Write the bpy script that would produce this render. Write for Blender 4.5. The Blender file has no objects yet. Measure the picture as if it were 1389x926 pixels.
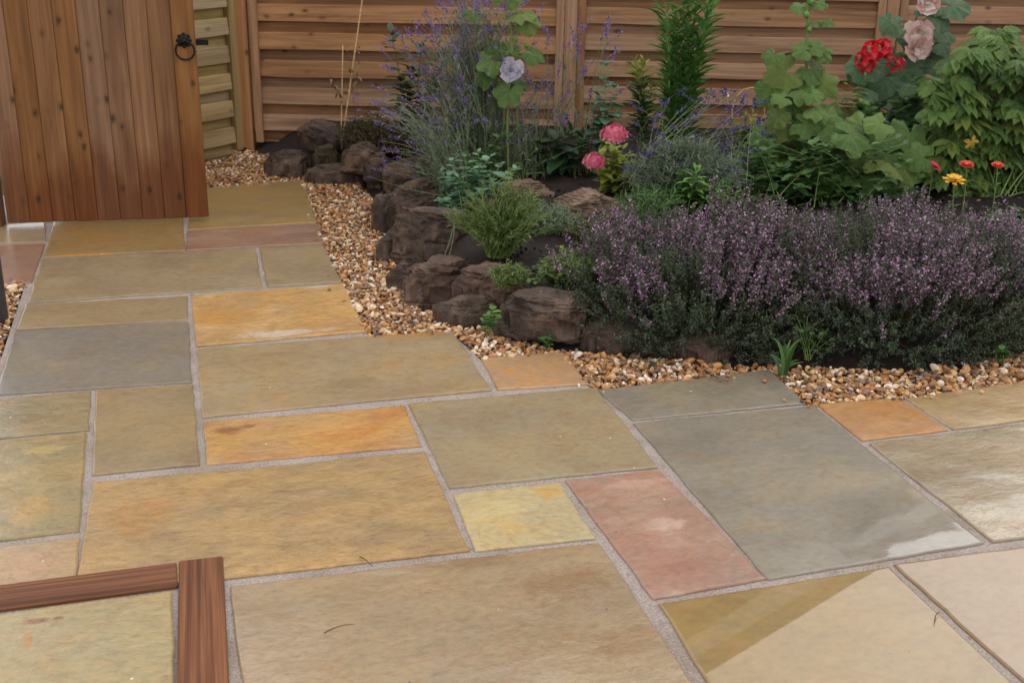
import bpy, math, random
import numpy as np
from mathutils import Vector, Matrix, noise as mnoise

R = math.radians
rng = np.random.default_rng(7)
random.seed(7)
scn = bpy.context.scene
col = scn.collection

# ------------------------------------------------------------------ camera
W, H = 1389.0, 926.0
FN, YAW, PIT, ROLL = 1.1789, 0.2741, 0.3582, 0.0155
CAM = np.array([0.3025, -2.4063, 1.4503])
FW = np.array([math.sin(YAW)*math.cos(PIT), math.cos(YAW)*math.cos(PIT), -math.sin(PIT)])
_r = np.cross(FW, [0, 0, 1]); _r /= np.linalg.norm(_r); _u = np.cross(_r, FW)
RT = _r*math.cos(ROLL) + _u*math.sin(ROLL)
UP = -_r*math.sin(ROLL) + _u*math.cos(ROLL)
FH = np.array([math.sin(YAW), math.cos(YAW), 0.0])     # level forward
RH = np.array([math.cos(YAW), -math.sin(YAW), 0.0])    # level right
cd = bpy.data.cameras.new('camera'); cam = bpy.data.objects.new('camera', cd); col.objects.link(cam)
cd.sensor_width = 36.0; cd.lens = FN*36.0; cd.clip_start = 0.05; cd.clip_end = 600.0
cam.matrix_world = Matrix(((RT[0], UP[0], -FW[0], CAM[0]), (RT[1], UP[1], -FW[1], CAM[1]),
                           (RT[2], UP[2], -FW[2], CAM[2]), (0, 0, 0, 1)))
cd.dof.use_dof = True; cd.dof.focus_distance = 3.75; cd.dof.aperture_fstop = 7.1
scn.camera = cam

# ------------------------------------------------------------------ world, sun, exposure
SUN_EL, SUN_AZ = 40.0, 46.0        # azimuth clockwise from +Y: behind thin cloud beyond the fence, to the right
wd = bpy.data.worlds.new('World'); scn.world = wd; wd.use_nodes = True
nt = wd.node_tree; bg = nt.nodes['Background']
sky = nt.nodes.new('ShaderNodeTexSky'); sky.sky_type = 'NISHITA'; sky.sun_disc = False
sky.sun_elevation = R(SUN_EL); sky.sun_rotation = R(SUN_AZ)
sky.air_density = 1.0; sky.dust_density = 4.0; sky.ozone_density = 1.0
hs = nt.nodes.new('ShaderNodeHueSaturation'); hs.inputs['Saturation'].default_value = 0.22
cl = nt.nodes.new('ShaderNodeMix'); cl.data_type = 'RGBA'; cl.inputs[0].default_value = 0.82      # an even layer of cloud over the whole sky
cl.inputs[7].default_value = (7.2, 7.0, 7.05, 1.0)
nt.links.new(sky.outputs[0], hs.inputs['Color']); nt.links.new(hs.outputs[0], cl.inputs[6]); nt.links.new(cl.outputs[2], bg.inputs['Color'])
bg.inputs['Strength'].default_value = 0.15
sd = bpy.data.lights.new('sun', 'SUN'); sd.energy = 0.5; sd.angle = R(110); sd.color = (1.0, 0.96, 0.9)
so = bpy.data.objects.new('sun', sd); col.objects.link(so)
_sd = Vector((math.sin(R(SUN_AZ))*math.cos(R(SUN_EL)), math.cos(R(SUN_AZ))*math.cos(R(SUN_EL)), math.sin(R(SUN_EL))))
so.rotation_euler = _sd.to_track_quat('Z', 'Y').to_euler(); so.location = (9, 6, 12)
vs = scn.view_settings; vs.view_transform = 'Standard'; vs.look = 'None'; vs.gamma = 1.0; vs.use_curve_mapping = False
vs.exposure = 0.72
scn.cycles.use_denoising = True
scn.cycles.max_bounces = 6; scn.cycles.transparent_max_bounces = 4
scn.cycles.caustics_reflective = False; scn.cycles.caustics_refractive = False

# ------------------------------------------------------------------ helpers
def ray(px, py): return FW + RT*(px - W/2)/(FN*W) + UP*(H/2 - py)/(FN*W)
def at(px, py, z=0.0):                 # the place on a level plane
    d = ray(px, py); return CAM + d*((z - CAM[2])/d[2])
def atd(px, py, D): return CAM + ray(px, py)*D        # the place at a distance
def depth(P): return float((np.asarray(P) - CAM) @ FW)
def proj(P):
    d = np.asarray(P, float) - CAM; z = d @ FW
    return W/2 + FN*W*(d @ RT)/z, H/2 - FN*W*(d @ UP)/z

def lin(c):
    out = []
    for v in c:
        v /= 255.0
        out.append(v/12.92 if v <= 0.04045 else ((v + 0.055)/1.055)**2.4)
    return (*out, 1.0)

class Acc:
    def __init__(s): s.v = []; s.f = []; s.r = []; s.n = 0
    def add(s, v, f, r=None):
        v = np.asarray(v, float).reshape(-1, 3); f = np.asarray(f, int).reshape(-1, 3)
        s.v.append(v); s.f.append(f + s.n); s.n += len(v)
        if r is None: r = np.full(len(v), rng.random())
        s.r.append(np.broadcast_to(np.asarray(r, float), (len(v),)))
    def mesh(s, name, smooth=True):
        me = bpy.data.meshes.new(name)
        v = np.concatenate(s.v); f = np.concatenate(s.f); r = np.concatenate(s.r)
        me.vertices.add(len(v)); me.vertices.foreach_set('co', v.ravel().astype(np.float32))
        me.loops.add(f.size); me.loops.foreach_set('vertex_index', f.ravel().astype(np.int32))
        me.polygons.add(len(f))
        me.polygons.foreach_set('loop_start', np.arange(0, f.size, 3, dtype=np.int32))
        me.polygons.foreach_set('loop_total', np.full(len(f), 3, np.int32))
        me.polygons.foreach_set('use_smooth', np.full(len(f), smooth, bool))
        a = me.attributes.new('rnd', 'FLOAT', 'POINT'); a.data.foreach_set('value', r.astype(np.float32))
        me.update(calc_edges=True); me.validate()
        return me
    def box(s, lo, hi, bev=0.0, r=None):
        lo = np.array(lo, float); hi = np.array(hi, float)
        if bev <= 0:
            c = np.array([[x, y, z] for x in (0, 1) for y in (0, 1) for z in (0, 1)], float)
            v = lo + c*(hi - lo)
            q = [(0, 1, 3, 2), (4, 6, 7, 5), (0, 4, 5, 1), (2, 3, 7, 6), (0, 2, 6, 4), (1, 5, 7, 3)]
        else:
            v = []; idx = {}
            for i in (0, 1):
                for j in (0, 1):
                    for k in (0, 1):
                        for ax in range(3):
                            p = [lo[a] if (i, j, k)[a] == 0 else hi[a] for a in range(3)]
                            for a in range(3):
                                if a != ax: p[a] += bev if (i, j, k)[a] == 0 else -bev
                            idx[(i, j, k, ax)] = len(v); v.append(p)
            q = []
            for ax in range(3):
                o = [a for a in range(3) if a != ax]
                for sgn in (0, 1):
                    ring = []
                    for (a, b) in ((0, 0), (1, 0), (1, 1), (0, 1)):
                        key = [0, 0, 0]; key[ax] = sgn; key[o[0]] = a; key[o[1]] = b
                        ring.append(idx[(*key, ax)])
                    flip = (sgn == 0) ^ (ax == 1)
                    q.append(ring[::-1] if flip else ring)
            for ax in range(3):
                o = [a for a in range(3) if a != ax]
                for a in (0, 1):
                    for b in (0, 1):
                        k0 = [0, 0, 0]; k1 = [0, 0, 0]; k1[ax] = 1
                        k0[o[0]] = k1[o[0]] = a; k0[o[1]] = k1[o[1]] = b
                        ring = [idx[(*k0, o[0])], idx[(*k1, o[0])], idx[(*k1, o[1])], idx[(*k0, o[1])]]
                        flip = (a == b) ^ (ax == 1)
                        q.append(ring if flip else ring[::-1])
            for i in (0, 1):
                for j in (0, 1):
                    for k in (0, 1):
                        t = [idx[(i, j, k, a)] for a in range(3)]
                        q.append((t if (i + j + k) % 2 else t[::-1]) + [t[0] if (i + j + k) % 2 else t[2]])
        f = []
        for a in q:
            f.append((a[0], a[1], a[2]))
            if a[3] != a[0] and a[3] != a[2]: f.append((a[0], a[2], a[3]))
        s.add(v, f, r)

def obj(name, me, mat, parent=None, loc=None):
    o = bpy.data.objects.new(name, me); col.objects.link(o)
    if mat is not None and not me.materials: me.materials.append(mat)
    if parent is not None: o.parent = parent
    if loc is not None: o.location = loc
    return o
def wloc(o):
    p = np.zeros(3)
    while o is not None: p += np.array(o.location); o = o.parent
    return p
def build(name, acc, mat, parent=None, smooth=True, kind=None):
    """geometry given in world coordinates; origin follows the parent"""
    if parent is not None:
        off = wloc(parent); acc.v = [v - off for v in acc.v]
        o = obj(name, acc.mesh(name, smooth), mat, parent)
    else:
        c = np.concatenate(acc.v); off = (c.min(0) + c.max(0))/2; off[2] = c[:, 2].min()
        acc.v = [v - off for v in acc.v]
        o = obj(name, acc.mesh(name, smooth), mat, None, off)
    if kind: o['kind'] = kind
    return o
def tag(o, label, cat, group=None):
    o['label'] = label; o['category'] = cat
    if group: o['group'] = group
    return o
def thing(name, label, cat, loc, group=None):
    o = bpy.data.objects.new(name, None); col.objects.link(o); o.empty_display_size = 0.05
    o.location = loc; return tag(o, label, cat, group)
def struct(o): o['kind'] = 'structure'; return o

def norm(a): return a/np.maximum(np.linalg.norm(a, axis=-1, keepdims=True), 1e-9)
def rdir(n): return norm(rng.normal(size=(n, 3)))

def tubes(acc, pts, r0, r1, sides=4, rnd=None):
    pts = np.asarray(pts, float)
    if pts.ndim == 2: pts = pts[None]
    N, K, _ = pts.shape
    T = norm(np.gradient(pts, axis=1))
    ref = np.where(np.abs(T[..., 2:3]) > 0.9, np.array([1., 0, 0]), np.array([0, 0, 1.]))
    A = norm(np.cross(T, ref)); B = np.cross(T, A)
    r0 = np.broadcast_to(np.asarray(r0, float), (N,)); r1 = np.broadcast_to(np.asarray(r1, float), (N,))
    rad = r0[:, None] + (r1 - r0)[:, None]*np.linspace(0, 1, K)[None]
    ang = np.arange(sides)/sides*2*math.pi
    V = pts[:, :, None] + rad[:, :, None, None]*(A[:, :, None]*np.cos(ang)[None, None, :, None] + B[:, :, None]*np.sin(ang)[None, None, :, None])
    n = np.arange(N)[:, None, None]*K*sides; k = np.arange(K - 1)[None, :, None]*sides; s = np.arange(sides)[None, None]
    a = n + k + s; b = n + k + (s + 1) % sides; c = a + sides; d = b + sides
    F = np.concatenate([np.stack([a, b, d], -1).reshape(-1, 3), np.stack([a, d, c], -1).reshape(-1, 3)])
    e = np.arange(N)[:, None]*K*sides + (K - 1)*sides
    F = np.concatenate([F] + [np.stack([e[:, 0], e[:, 0] + i, e[:, 0] + i + 1], -1) for i in range(1, sides - 1)])
    rv = rng.random(N) if rnd is None else np.broadcast_to(rnd, (N,))
    acc.add(V.reshape(-1, 3), F, np.repeat(rv, K*sides))

LANCE = (np.array([[0, 0, 0], [.35, .5, .06], [.35, 0, 0], [.35, -.5, .06], [.72, .36, .0], [.72, 0, -.05], [.72, -.36, .0], [1, 0, -.16]]),
         np.array([[0, 2, 1], [0, 3, 2], [1, 2, 5], [1, 5, 4], [2, 3, 6], [2, 6, 5], [4, 5, 7], [5, 6, 7]]))
MINI = (np.array([[0, 0, 0], [.5, .5, .05], [.5, -.5, .05], [1, 0, -.1]]), np.array([[0, 2, 1], [1, 2, 3]]))
BLADE = (np.array([[0, .5, 0], [0, -.5, 0], [.4, .5, .03], [.4, -.5, .03], [.75, .35, -.03], [.75, -.35, -.03], [1, 0, -.14]]),
         np.array([[0, 1, 3], [0, 3, 2], [2, 3, 5], [2, 5, 4], [4, 5, 6]]))
OVAL = (np.array([[0, 0, 0], [.2, .42, .03], [.2, 0, 0], [.2, -.42, .03], [.55, .5, .03], [.55, 0, -.03], [.55, -.5, .03], [.85, .27, -.03], [.85, 0, -.07], [.85, -.27, -.03], [1, 0, -.12]]),
        np.array([[0, 2, 1], [0, 3, 2], [1, 2, 5], [1, 5, 4], [2, 3, 6], [2, 6, 5], [4, 5, 8], [4, 8, 7], [5, 6, 9], [5, 9, 8], [7, 8, 10], [8, 9, 10]]))
PETAL = (np.array([[0, .1, 0], [0, -.1, 0], [.45, .45, .05], [.45, 0, .0], [.45, -.45, .05], [.9, .42, .02], [1., 0, .05], [.9, -.42, .02]]),
         np.array([[0, 1, 3], [0, 3, 2], [1, 4, 3], [2, 3, 6], [2, 6, 5], [3, 4, 7], [3, 7, 6]]))

def leaves(acc, P, D, Nn, L, Wd, tpl=LANCE, rnd=None):
    P = np.asarray(P, float).reshape(-1, 3); n = len(P)
    if n == 0: return
    D = norm(np.broadcast_to(D, (n, 3))); Nn = np.broadcast_to(Nn, (n, 3))
    S = norm(np.cross(Nn, D) + 1e-6); U = np.cross(D, S)
    L = np.broadcast_to(np.asarray(L, float), (n,)); Wd = np.broadcast_to(np.asarray(Wd, float), (n,))
    tv, tf = tpl
    V = P[:, None] + D[:, None]*(tv[None, :, 0:1]*L[:, None, None]) + S[:, None]*(tv[None, :, 1:2]*Wd[:, None, None]) + U[:, None]*(tv[None, :, 2:3]*L[:, None, None])
    F = tf[None] + np.arange(n)[:, None, None]*len(tv)
    rv = rng.random(n) if rnd is None else np.broadcast_to(rnd, (n,))
    acc.add(V.reshape(-1, 3), F.reshape(-1, 3), np.repeat(rv, len(tv)))

def bez(P0, P1, P2, K=6):
    t = np.linspace(0, 1, K)[None, :, None]
    P0, P1, P2 = [np.asarray(p, float).reshape(-1, 1, 3) for p in (P0, P1, P2)]
    return (1 - t)**2*P0 + 2*t*(1 - t)*P1 + t*t*P2
def along(pts, t):
    """pts N,K,3; t N,M -> positions and tangents N,M,3"""
    N, K, _ = pts.shape
    x = np.clip(t, 0, 1)*(K - 1); i = np.minimum(x.astype(int), K - 2); f = (x - i)[..., None]
    n = np.arange(N)[:, None]
    a = pts[n, i]; b = pts[n, i + 1]
    return a + (b - a)*f, norm(b - a)

# ------------------------------------------------------------------ materials
def newmat(name):
    m = bpy.data.materials.new(name); m.use_nodes = True
    t = m.node_tree; return m, t, t.nodes['Principled BSDF']
def nd(t, kind, **kw):
    n = t.nodes.new(kind)
    for k, v in kw.items():
        if k in n.inputs: n.inputs[k].default_value = v
        else: setattr(n, k, v)
    return n
def ramp(t, stops, src, interp='LINEAR'):
    n = t.nodes.new('ShaderNodeValToRGB'); n.color_ramp.interpolation = interp
    e = n.color_ramp.elements
    while len(e) < len(stops): e.new(0.5)
    for i, (p, c) in enumerate(stops): e[i].position = p; e[i].color = c
    t.links.new(src, n.inputs[0]); return n
def mix(t, fac, a, b, mode='MIX'):
    n = t.nodes.new('ShaderNodeMix'); n.data_type = 'RGBA'; n.blend_type = mode
    for s, v in ((n.inputs[0], fac), (n.inputs[6], a), (n.inputs[7], b)):
        if hasattr(v, 'is_linked') or hasattr(v, 'node'): t.links.new(v, s)
        else: s.default_value = v
    return n.outputs[2]
def mathn(t, op, a, b=0.0, c=None):
    n = t.nodes.new('ShaderNodeMath'); n.operation = op
    for i, v in enumerate((a, b, c)):
        if v is None: continue
        if hasattr(v, 'node'): t.links.new(v, n.inputs[i])
        else: n.inputs[i].default_value = v
    return n.outputs[0]
def mapped(t, scale=(1, 1, 1), seed=0.0, coord='Object', rot=(0, 0, 0), orand=False):
    tc = t.nodes.new('ShaderNodeTexCoord'); mp = t.nodes.new('ShaderNodeMapping')
    mp.inputs['Scale'].default_value = scale; mp.inputs['Rotation'].default_value = rot
    mp.inputs['Location'].default_value = (seed*1.7, seed*2.3, seed*0.9)
    src = tc.outputs[coord]
    if orand:
        oi = t.nodes.new('ShaderNodeObjectInfo'); vm = t.nodes.new('ShaderNodeVectorMath'); vm.operation = 'MULTIPLY_ADD'
        cb = t.nodes.new('ShaderNodeCombineXYZ')
        for k in range(3): t.links.new(oi.outputs['Random'], cb.inputs[k])
        vm.inputs[1].default_value = (37.0, 53.0, 71.0)
        t.links.new(cb.outputs[0], vm.inputs[0]); t.links.new(src, vm.inputs[2]); src = vm.outputs[0]
    t.links.new(src, mp.inputs['Vector']); return mp.outputs[0]
def noisen(t, vec, scale, detail=4, rough=0.55, dist=0.0):
    n = nd(t, 'ShaderNodeTexNoise', Scale=scale, Detail=detail, Roughness=rough, Distortion=dist)
    t.links.new(vec, n.inputs['Vector']); return n.outputs['Fac']
def bump(t, p, h, strength, dist=0.01, prev=None, target='Normal'):
    b = nd(t, 'ShaderNodeBump', Strength=strength, Distance=dist); t.links.new(h, b.inputs['Height'])
    if prev is not None: t.links.new(prev, b.inputs['Normal'])
    if target: t.links.new(b.outputs[0], p.inputs[target])
    return b.outputs[0]

def leafmat(name, cols, rough=0.5, trans=0.25, spec=0.35, veins=False):
    m, t, p = newmat(name)
    a = t.nodes.new('ShaderNodeAttribute'); a.attribute_name = 'rnd'
    src = a.outputs['Fac']
    if veins:
        oi = t.nodes.new('ShaderNodeObjectInfo'); src = mathn(t, 'FRACT', mathn(t, 'ADD', src, oi.outputs['Random']))
    k = len(cols)
    rp = ramp(t, [(i/max(1, k - 1), lin(c)) for i, c in enumerate(cols)], src)
    c = rp.outputs[0]
    if veins:
        v = mapped(t, (1, 1, 1), coord='Object', orand=True)
        nz = noisen(t, v, 4.0, 5, 0.6)
        c = mix(t, ramp(t, [(0.35, (0, 0, 0, 1)), (0.7, (1, 1, 1, 1))], nz).outputs[0], c, mix(t, 0.4, c, lin((140, 150, 84))))
        rad_ = t.nodes.new('ShaderNodeTexCoord'); sxy = t.nodes.new('ShaderNodeSeparateXYZ'); t.links.new(rad_.outputs['Object'], sxy.inputs[0])
        an_ = mathn(t, 'ARCTAN2', sxy.outputs[1], mathn(t, 'SUBTRACT', sxy.outputs[0], .25)); vv = mathn(t, 'ABSOLUTE', mathn(t, 'SINE', mathn(t, 'MULTIPLY', an_, 3.6)))
        c = mix(t, mathn(t, 'MULTIPLY', ramp(t, [(0.0, (1, 1, 1, 1)), (0.14, (0, 0, 0, 1))], vv).outputs[0], .45), c, lin((150, 172, 116)))
        bump(t, p, noisen(t, mapped(t), 12.0, 5, .7), 0.7, 0.06)
    t.links.new(c, p.inputs['Base Color'])
    p.inputs['Roughness'].default_value = rough; p.inputs['Specular IOR Level'].default_value = spec
    if trans > 0:
        tr = t.nodes.new('ShaderNodeBsdfTranslucent'); t.links.new(c, tr.inputs['Color'])
        mx = t.nodes.new('ShaderNodeMixShader'); mx.inputs[0].default_value = trans
        t.links.new(p.outputs[0], mx.inputs[1]); t.links.new(tr.outputs[0], mx.inputs[2])
        t.links.new(mx.outputs[0], t.nodes['Material Output'].inputs['Surface'])
    return m

def woodmat(name, cols, axis=0, knots=True, rough=0.6, wetz=None, grain=1.0, vary=.34, dist=.8, kth=.55, spec=.3):
    m, t, p = newmat(name)
    sc = [22.0, 22.0, 22.0]; sc[axis] = 1.3 if knots else .35
    v = mapped(t, tuple(sc), orand=True)
    g1 = noisen(t, v, 1.0*grain, 5, 0.6, dist)
    sc2 = [90.0, 90.0, 90.0]; sc2[axis] = 2.0 if knots else .6
    g2 = noisen(t, mapped(t, tuple(sc2), 3.0, orand=True), 1.0*grain, 3, 0.6)
    c = ramp(t, [(0.25, lin(cols[0])), (0.5, lin(cols[1])), (0.78, lin(cols[2]))], g1).outputs[0]
    c = mix(t, ramp(t, [(0.4, (0, 0, 0, 1)), (0.75, (0.55, 0.55, 0.55, 1))], g2).outputs[0], c, lin(cols[0]))
    oi = t.nodes.new('ShaderNodeObjectInfo')
    hsn = nd(t, 'ShaderNodeHueSaturation'); t.links.new(c, hsn.inputs['Color'])
    t.links.new(mathn(t, 'MULTIPLY_ADD', oi.outputs['Random'], vary, 1 - vary/2), hsn.inputs['Value'])
    t.links.new(mathn(t, 'MULTIPLY_ADD', mathn(t, 'FRACT', mathn(t, 'MULTIPLY', oi.outputs['Random'], 7.31)), 0.3, 0.85), hsn.inputs['Saturation'])
    c = hsn.outputs[0]
    if knots:
        sk = [15.0, 15.0, 15.0]; sk[axis] = 9.0
        vo = nd(t, 'ShaderNodeTexVoronoi', Scale=1.0); kv = mapped(t, tuple(sk), 5.0, orand=True); kn = nd(t, 'ShaderNodeTexNoise', Scale=2.2, Detail=3.0); t.links.new(kv, kn.inputs['Vector']); t.links.new(mix(t, .16, kv, kn.outputs['Color'], 'ADD'), vo.inputs['Vector'])
        k = ramp(t, [(0.0, (.9, .9, .9, 1)), (0.10, (0.75, 0.75, 0.75, 1)), (0.17, (.25, .25, .25, 1)), (0.30, (0, 0, 0, 1))], vo.outputs['Distance']).outputs[0]
        ksel = t.nodes.new('ShaderNodeSeparateColor'); t.links.new(vo.outputs['Color'], ksel.inputs[0])
        k = mathn(t, 'MULTIPLY', k, mathn(t, 'GREATER_THAN', ksel.outputs[0], kth))
        c = mix(t, k, c, lin(tuple(0.5*x for x in cols[0])))
    if wetz is not None:
        geo = t.nodes.new('ShaderNodeNewGeometry'); sx = t.nodes.new('ShaderNodeSeparateXYZ'); t.links.new(geo.outputs['Position'], sx.inputs[0])
        wn = noisen(t, mapped(t, (9, 9, 2.2), 1.0, orand=True), 1.0, 3, 0.5)
        lv = mathn(t, 'MULTIPLY_ADD', wn, 0.7, wetz - 0.35)
        k = mathn(t, 'SUBTRACT', lv, sx.outputs['Z'])
        w = ramp(t, [(0.42, (0, 0, 0, 1)), (0.62, (1, 1, 1, 1))], mathn(t, 'ADD', k, 0.5)).outputs[0]
        c = mix(t, w, c, mix(t, 1.0, c, lin((212, 180, 150)), 'MULTIPLY'))
    t.links.new(c, p.inputs['Base Color'])
    p.inputs['Roughness'].default_value = rough; p.inputs['Specular IOR Level'].default_value = spec
    b = bump(t, p, g1, 0.25, 0.004, None, None); bump(t, p, g2, 0.3, 0.002, b)
    return m

def plainmat(name, c, rough=0.5, metal=0.0, spec=0.4, var=0.15, scale=30.0):
    m, t, p = newmat(name)
    n = noisen(t, mapped(t), scale, 4, 0.6)
    a = tuple(max(0, x*(1 - var)) for x in c); b = tuple(min(255, x*(1 + var)) for x in c)
    t.links.new(ramp(t, [(0.3, lin(a)), (0.7, lin(b))], n).outputs[0], p.inputs['Base Color'])
    p.inputs['Roughness'].default_value = rough; p.inputs['Metallic'].default_value = metal
    p.inputs['Specular IOR Level'].default_value = spec
    bump(t, p, n, 0.15, 0.003)
    return m

def slabmat(i, c1, c2, c3, wet=0.2, amt3=0.4, rough=0.40, riven=0.5, puddle=None, blots=(), cen=(0, 0)):
    """riven sandstone: c1/c2 mottling, c3 mineral patches; wet = share of the surface under a water film"""
    m, t, p = newmat('sandstone_%02d' % i)
    s = i*3.7
    def tone(q):
        l = .3*q[0] + .55*q[1] + .15*q[2]; q = [x + (l - x)*.10 for x in q]
        return tuple(x*k for x, k in zip(q, (.875, .862, .845)))
    c1, c2, c3 = tone(c1), tone(c2), tone(c3)
    ang = (i*37 % 24 - 12)*math.pi/180
    n1 = noisen(t, mapped(t, (1.5, 1.7, 2), s, rot=(0, 0, ang)), 3.2, 10, 0.66, 0.15)
    c = ramp(t, [(0.36, lin(c1)), (0.64, lin(c2))], n1).outputs[0]
    n2 = noisen(t, mapped(t, (1.4, 1.8, 2), s + 4, rot=(0, 0, ang)), 3.2, 10, 0.7, 0.2)
    k = ramp(t, [(0.54 - 0.12*amt3, (0, 0, 0, 1)), (0.74 - 0.12*amt3, (1, 1, 1, 1))], n2).outputs[0]
    c = mix(t, mathn(t, 'MULTIPLY', k, min(1.0, 0.4 + amt3)), c, lin(c3))
    n4 = noisen(t, mapped(t, (1.0, 1.2, 1), s + 7), 2.6, 8, 0.6, 0.2)
    c = mix(t, 0.9, c, ramp(t, [(0.32, (0.84, 0.84, 0.88, 1)), (0.5, (1, 1, 1, 1)), (0.68, (1.12, 1.03, 0.88, 1))], n4).outputs[0], 'MULTIPLY')
    # rust veins
    wv = noisen(t, mapped(t, (1.2, 2.0, 1), s + 12, rot=(0, 0, ang*2)), 1.6, 6, 0.6, 1.5)
    vein = ramp(t, [(0.485, (0, 0, 0, 1)), (0.5, (1, 1, 1, 1)), (0.515, (0, 0, 0, 1))], wv).outputs[0]
    c = mix(t, mathn(t, 'MULTIPLY', vein, .28), c, lin(tone((150, 92, 44))))
    for (bx, by, brx, bry, bc) in blots:
        tcb = t.nodes.new('ShaderNodeTexCoord'); mpb = t.nodes.new('ShaderNodeMapping'); t.links.new(tcb.outputs['Object'], mpb.inputs['Vector'])
        mpb.inputs['Scale'].default_value = (1/brx, 1/bry, 0); mpb.inputs['Location'].default_value = (-(bx - cen[0])/brx, -(by - cen[1])/bry, 0)
        ln = t.nodes.new('ShaderNodeVectorMath'); ln.operation = 'LENGTH'; t.links.new(mpb.outputs[0], ln.inputs[0])
        bn = noisen(t, mapped(t, (1, 1.6, 1), s + bx*9), 20.0, 9, .76, .3)
        bd = mathn(t, 'MULTIPLY_ADD', bn, 2.4, mathn(t, 'SUBTRACT', ln.outputs['Value'], 1.2))
        c = mix(t, ramp(t, [(0.42, (.75, .75, .75, 1)), (0.62, (.45, .45, .45, 1)), (0.85, (0, 0, 0, 1))], bd).outputs[0], c, lin(tone(bc)))
    # terraced riven relief
    rv = noisen(t, mapped(t, (3.2, 5.0, 5), s, rot=(0, 0, ang)), 2.2 if riven < .6 else 3.6, 8, 0.62, 0.3)
    ter = mathn(t, 'MULTIPLY', mathn(t, 'FLOOR', mathn(t, 'MULTIPLY', rv, 13.0)), 1/13.0)
    frac = mathn(t, 'FRACT', mathn(t, 'MULTIPLY', rv, 13.0))
    hgt = mathn(t, 'ADD', mathn(t, 'MULTIPLY', rv, .55), mathn(t, 'MULTIPLY', mathn(t, 'ADD', ter, mathn(t, 'MULTIPLY', ramp(t, [(0.72, (0, 0, 0, 1)), (1.0, (1, 1, 1, 1))], frac).outputs[0], 1/13.0)), .45))
    ledge = ramp(t, [(0.80, (0, 0, 0, 1)), (0.9, (1, 1, 1, 1)), (1.0, (0, 0, 0, 1))], frac).outputs[0]
    brk = ramp(t, [(0.5, (0, 0, 0, 1)), (0.62, (1, 1, 1, 1))], noisen(t, mapped(t, (1, 1, 1), s + 3), 7.0, 4)).outputs[0]
    c = mix(t, mathn(t, 'MULTIPLY', mathn(t, 'MULTIPLY', ledge, brk), .5*min(1, riven)), c, mix(t, 1.0, c, (.62, .58, .54, 1), 'MULTIPLY'))
    n3 = noisen(t, mapped(t, (1, 1.5, 1), s, rot=(0, 0, ang)), 38.0, 6, 0.72)
    c = mix(t, 0.8, c, ramp(t, [(0.34, (0.76, 0.76, 0.75, 1)), (0.5, (1, 1, 1, 1)), (0.68, (1.17, 1.16, 1.13, 1))], n3).outputs[0], 'MULTIPLY')
    vo = nd(t, 'ShaderNodeTexVoronoi', Scale=22.0, Randomness=1.0); t.links.new(mapped(t, (1, 1, 1), s + 1), vo.inputs['Vector'])
    sel = t.nodes.new('ShaderNodeSeparateColor'); t.links.new(vo.outputs['Color'], sel.inputs[0])
    spot = mathn(t, 'MULTIPLY', ramp(t, [(0.05, (0.85, 0.85, 0.85, 1)), (0.09, (0, 0, 0, 1))], vo.outputs['Distance']).outputs[0], mathn(t, 'GREATER_THAN', sel.outputs[0], .86))
    c = mix(t, spot, c, ramp(t, [(0.6, lin((52, 44, 38))), (0.65, lin((205, 200, 190)))], sel.outputs[1]).outputs[0])
    t.links.new(c, p.inputs['Base Color'])
    p.inputs['Specular IOR Level'].default_value = 0.28
    nr = noisen(t, mapped(t, (1, 2, 1), s + 9), 3.5, 6, 0.65)
    t.links.new(mathn(t, 'MULTIPLY_ADD', nr, 0.4, rough - 0.2), p.inputs['Roughness'])
    b = bump(t, p, hgt, min(1, 0.8*riven), 0.009 if riven < .6 else .013, None, None)
    bump(t, p, n3, min(1, .15 + 0.4*riven), 0.003, b)
    # water film
    wn = noisen(t, mapped(t, (1.0, 1.9, 1), s + 2, rot=(0, 0, ang)), 2.6, 6, 0.62, 0.4)
    fac = ramp(t, [(0.68 - 0.5*wet, (0, 0, 0, 1)), (0.80 - 0.5*wet, (1, 1, 1, 1))], wn).outputs[0]
    if puddle is not None:
        tc = t.nodes.new('ShaderNodeTexCoord'); sp3 = t.nodes.new('ShaderNodeVectorMath'); sp3.operation = 'DISTANCE'
        t.links.new(tc.outputs['Object'], sp3.inputs[0]); sp3.inputs[1].default_value = (puddle[0], puddle[1], 0)
        dd = mathn(t, 'MULTIPLY_ADD', wn, 0.25, sp3.outputs['Value'])
        pk = ramp(t, [(puddle[2] + 0.08, (1, 1, 1, 1)), (puddle[2] + 0.17, (0, 0, 0, 1))], dd).outputs[0]
        fac = mathn(t, 'MAXIMUM', fac, pk)
    t.links.new(mathn(t, 'MULTIPLY_ADD', fac, .4, .6), p.inputs['Coat Weight'])
    t.links.new(mathn(t, 'MULTIPLY_ADD', fac, -.205, .21), p.inputs['Coat Roughness'])
    p.inputs['Coat IOR'].default_value = 1.36 if wet >= 1 else 1.43
    bump(t, p, hgt, (0.012 if wet >= 1 else 0.10 if puddle is not None or wet > 0.7 else 0.7)*min(1.2, riven), 0.011, None, 'Coat Normal')
    return m

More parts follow.
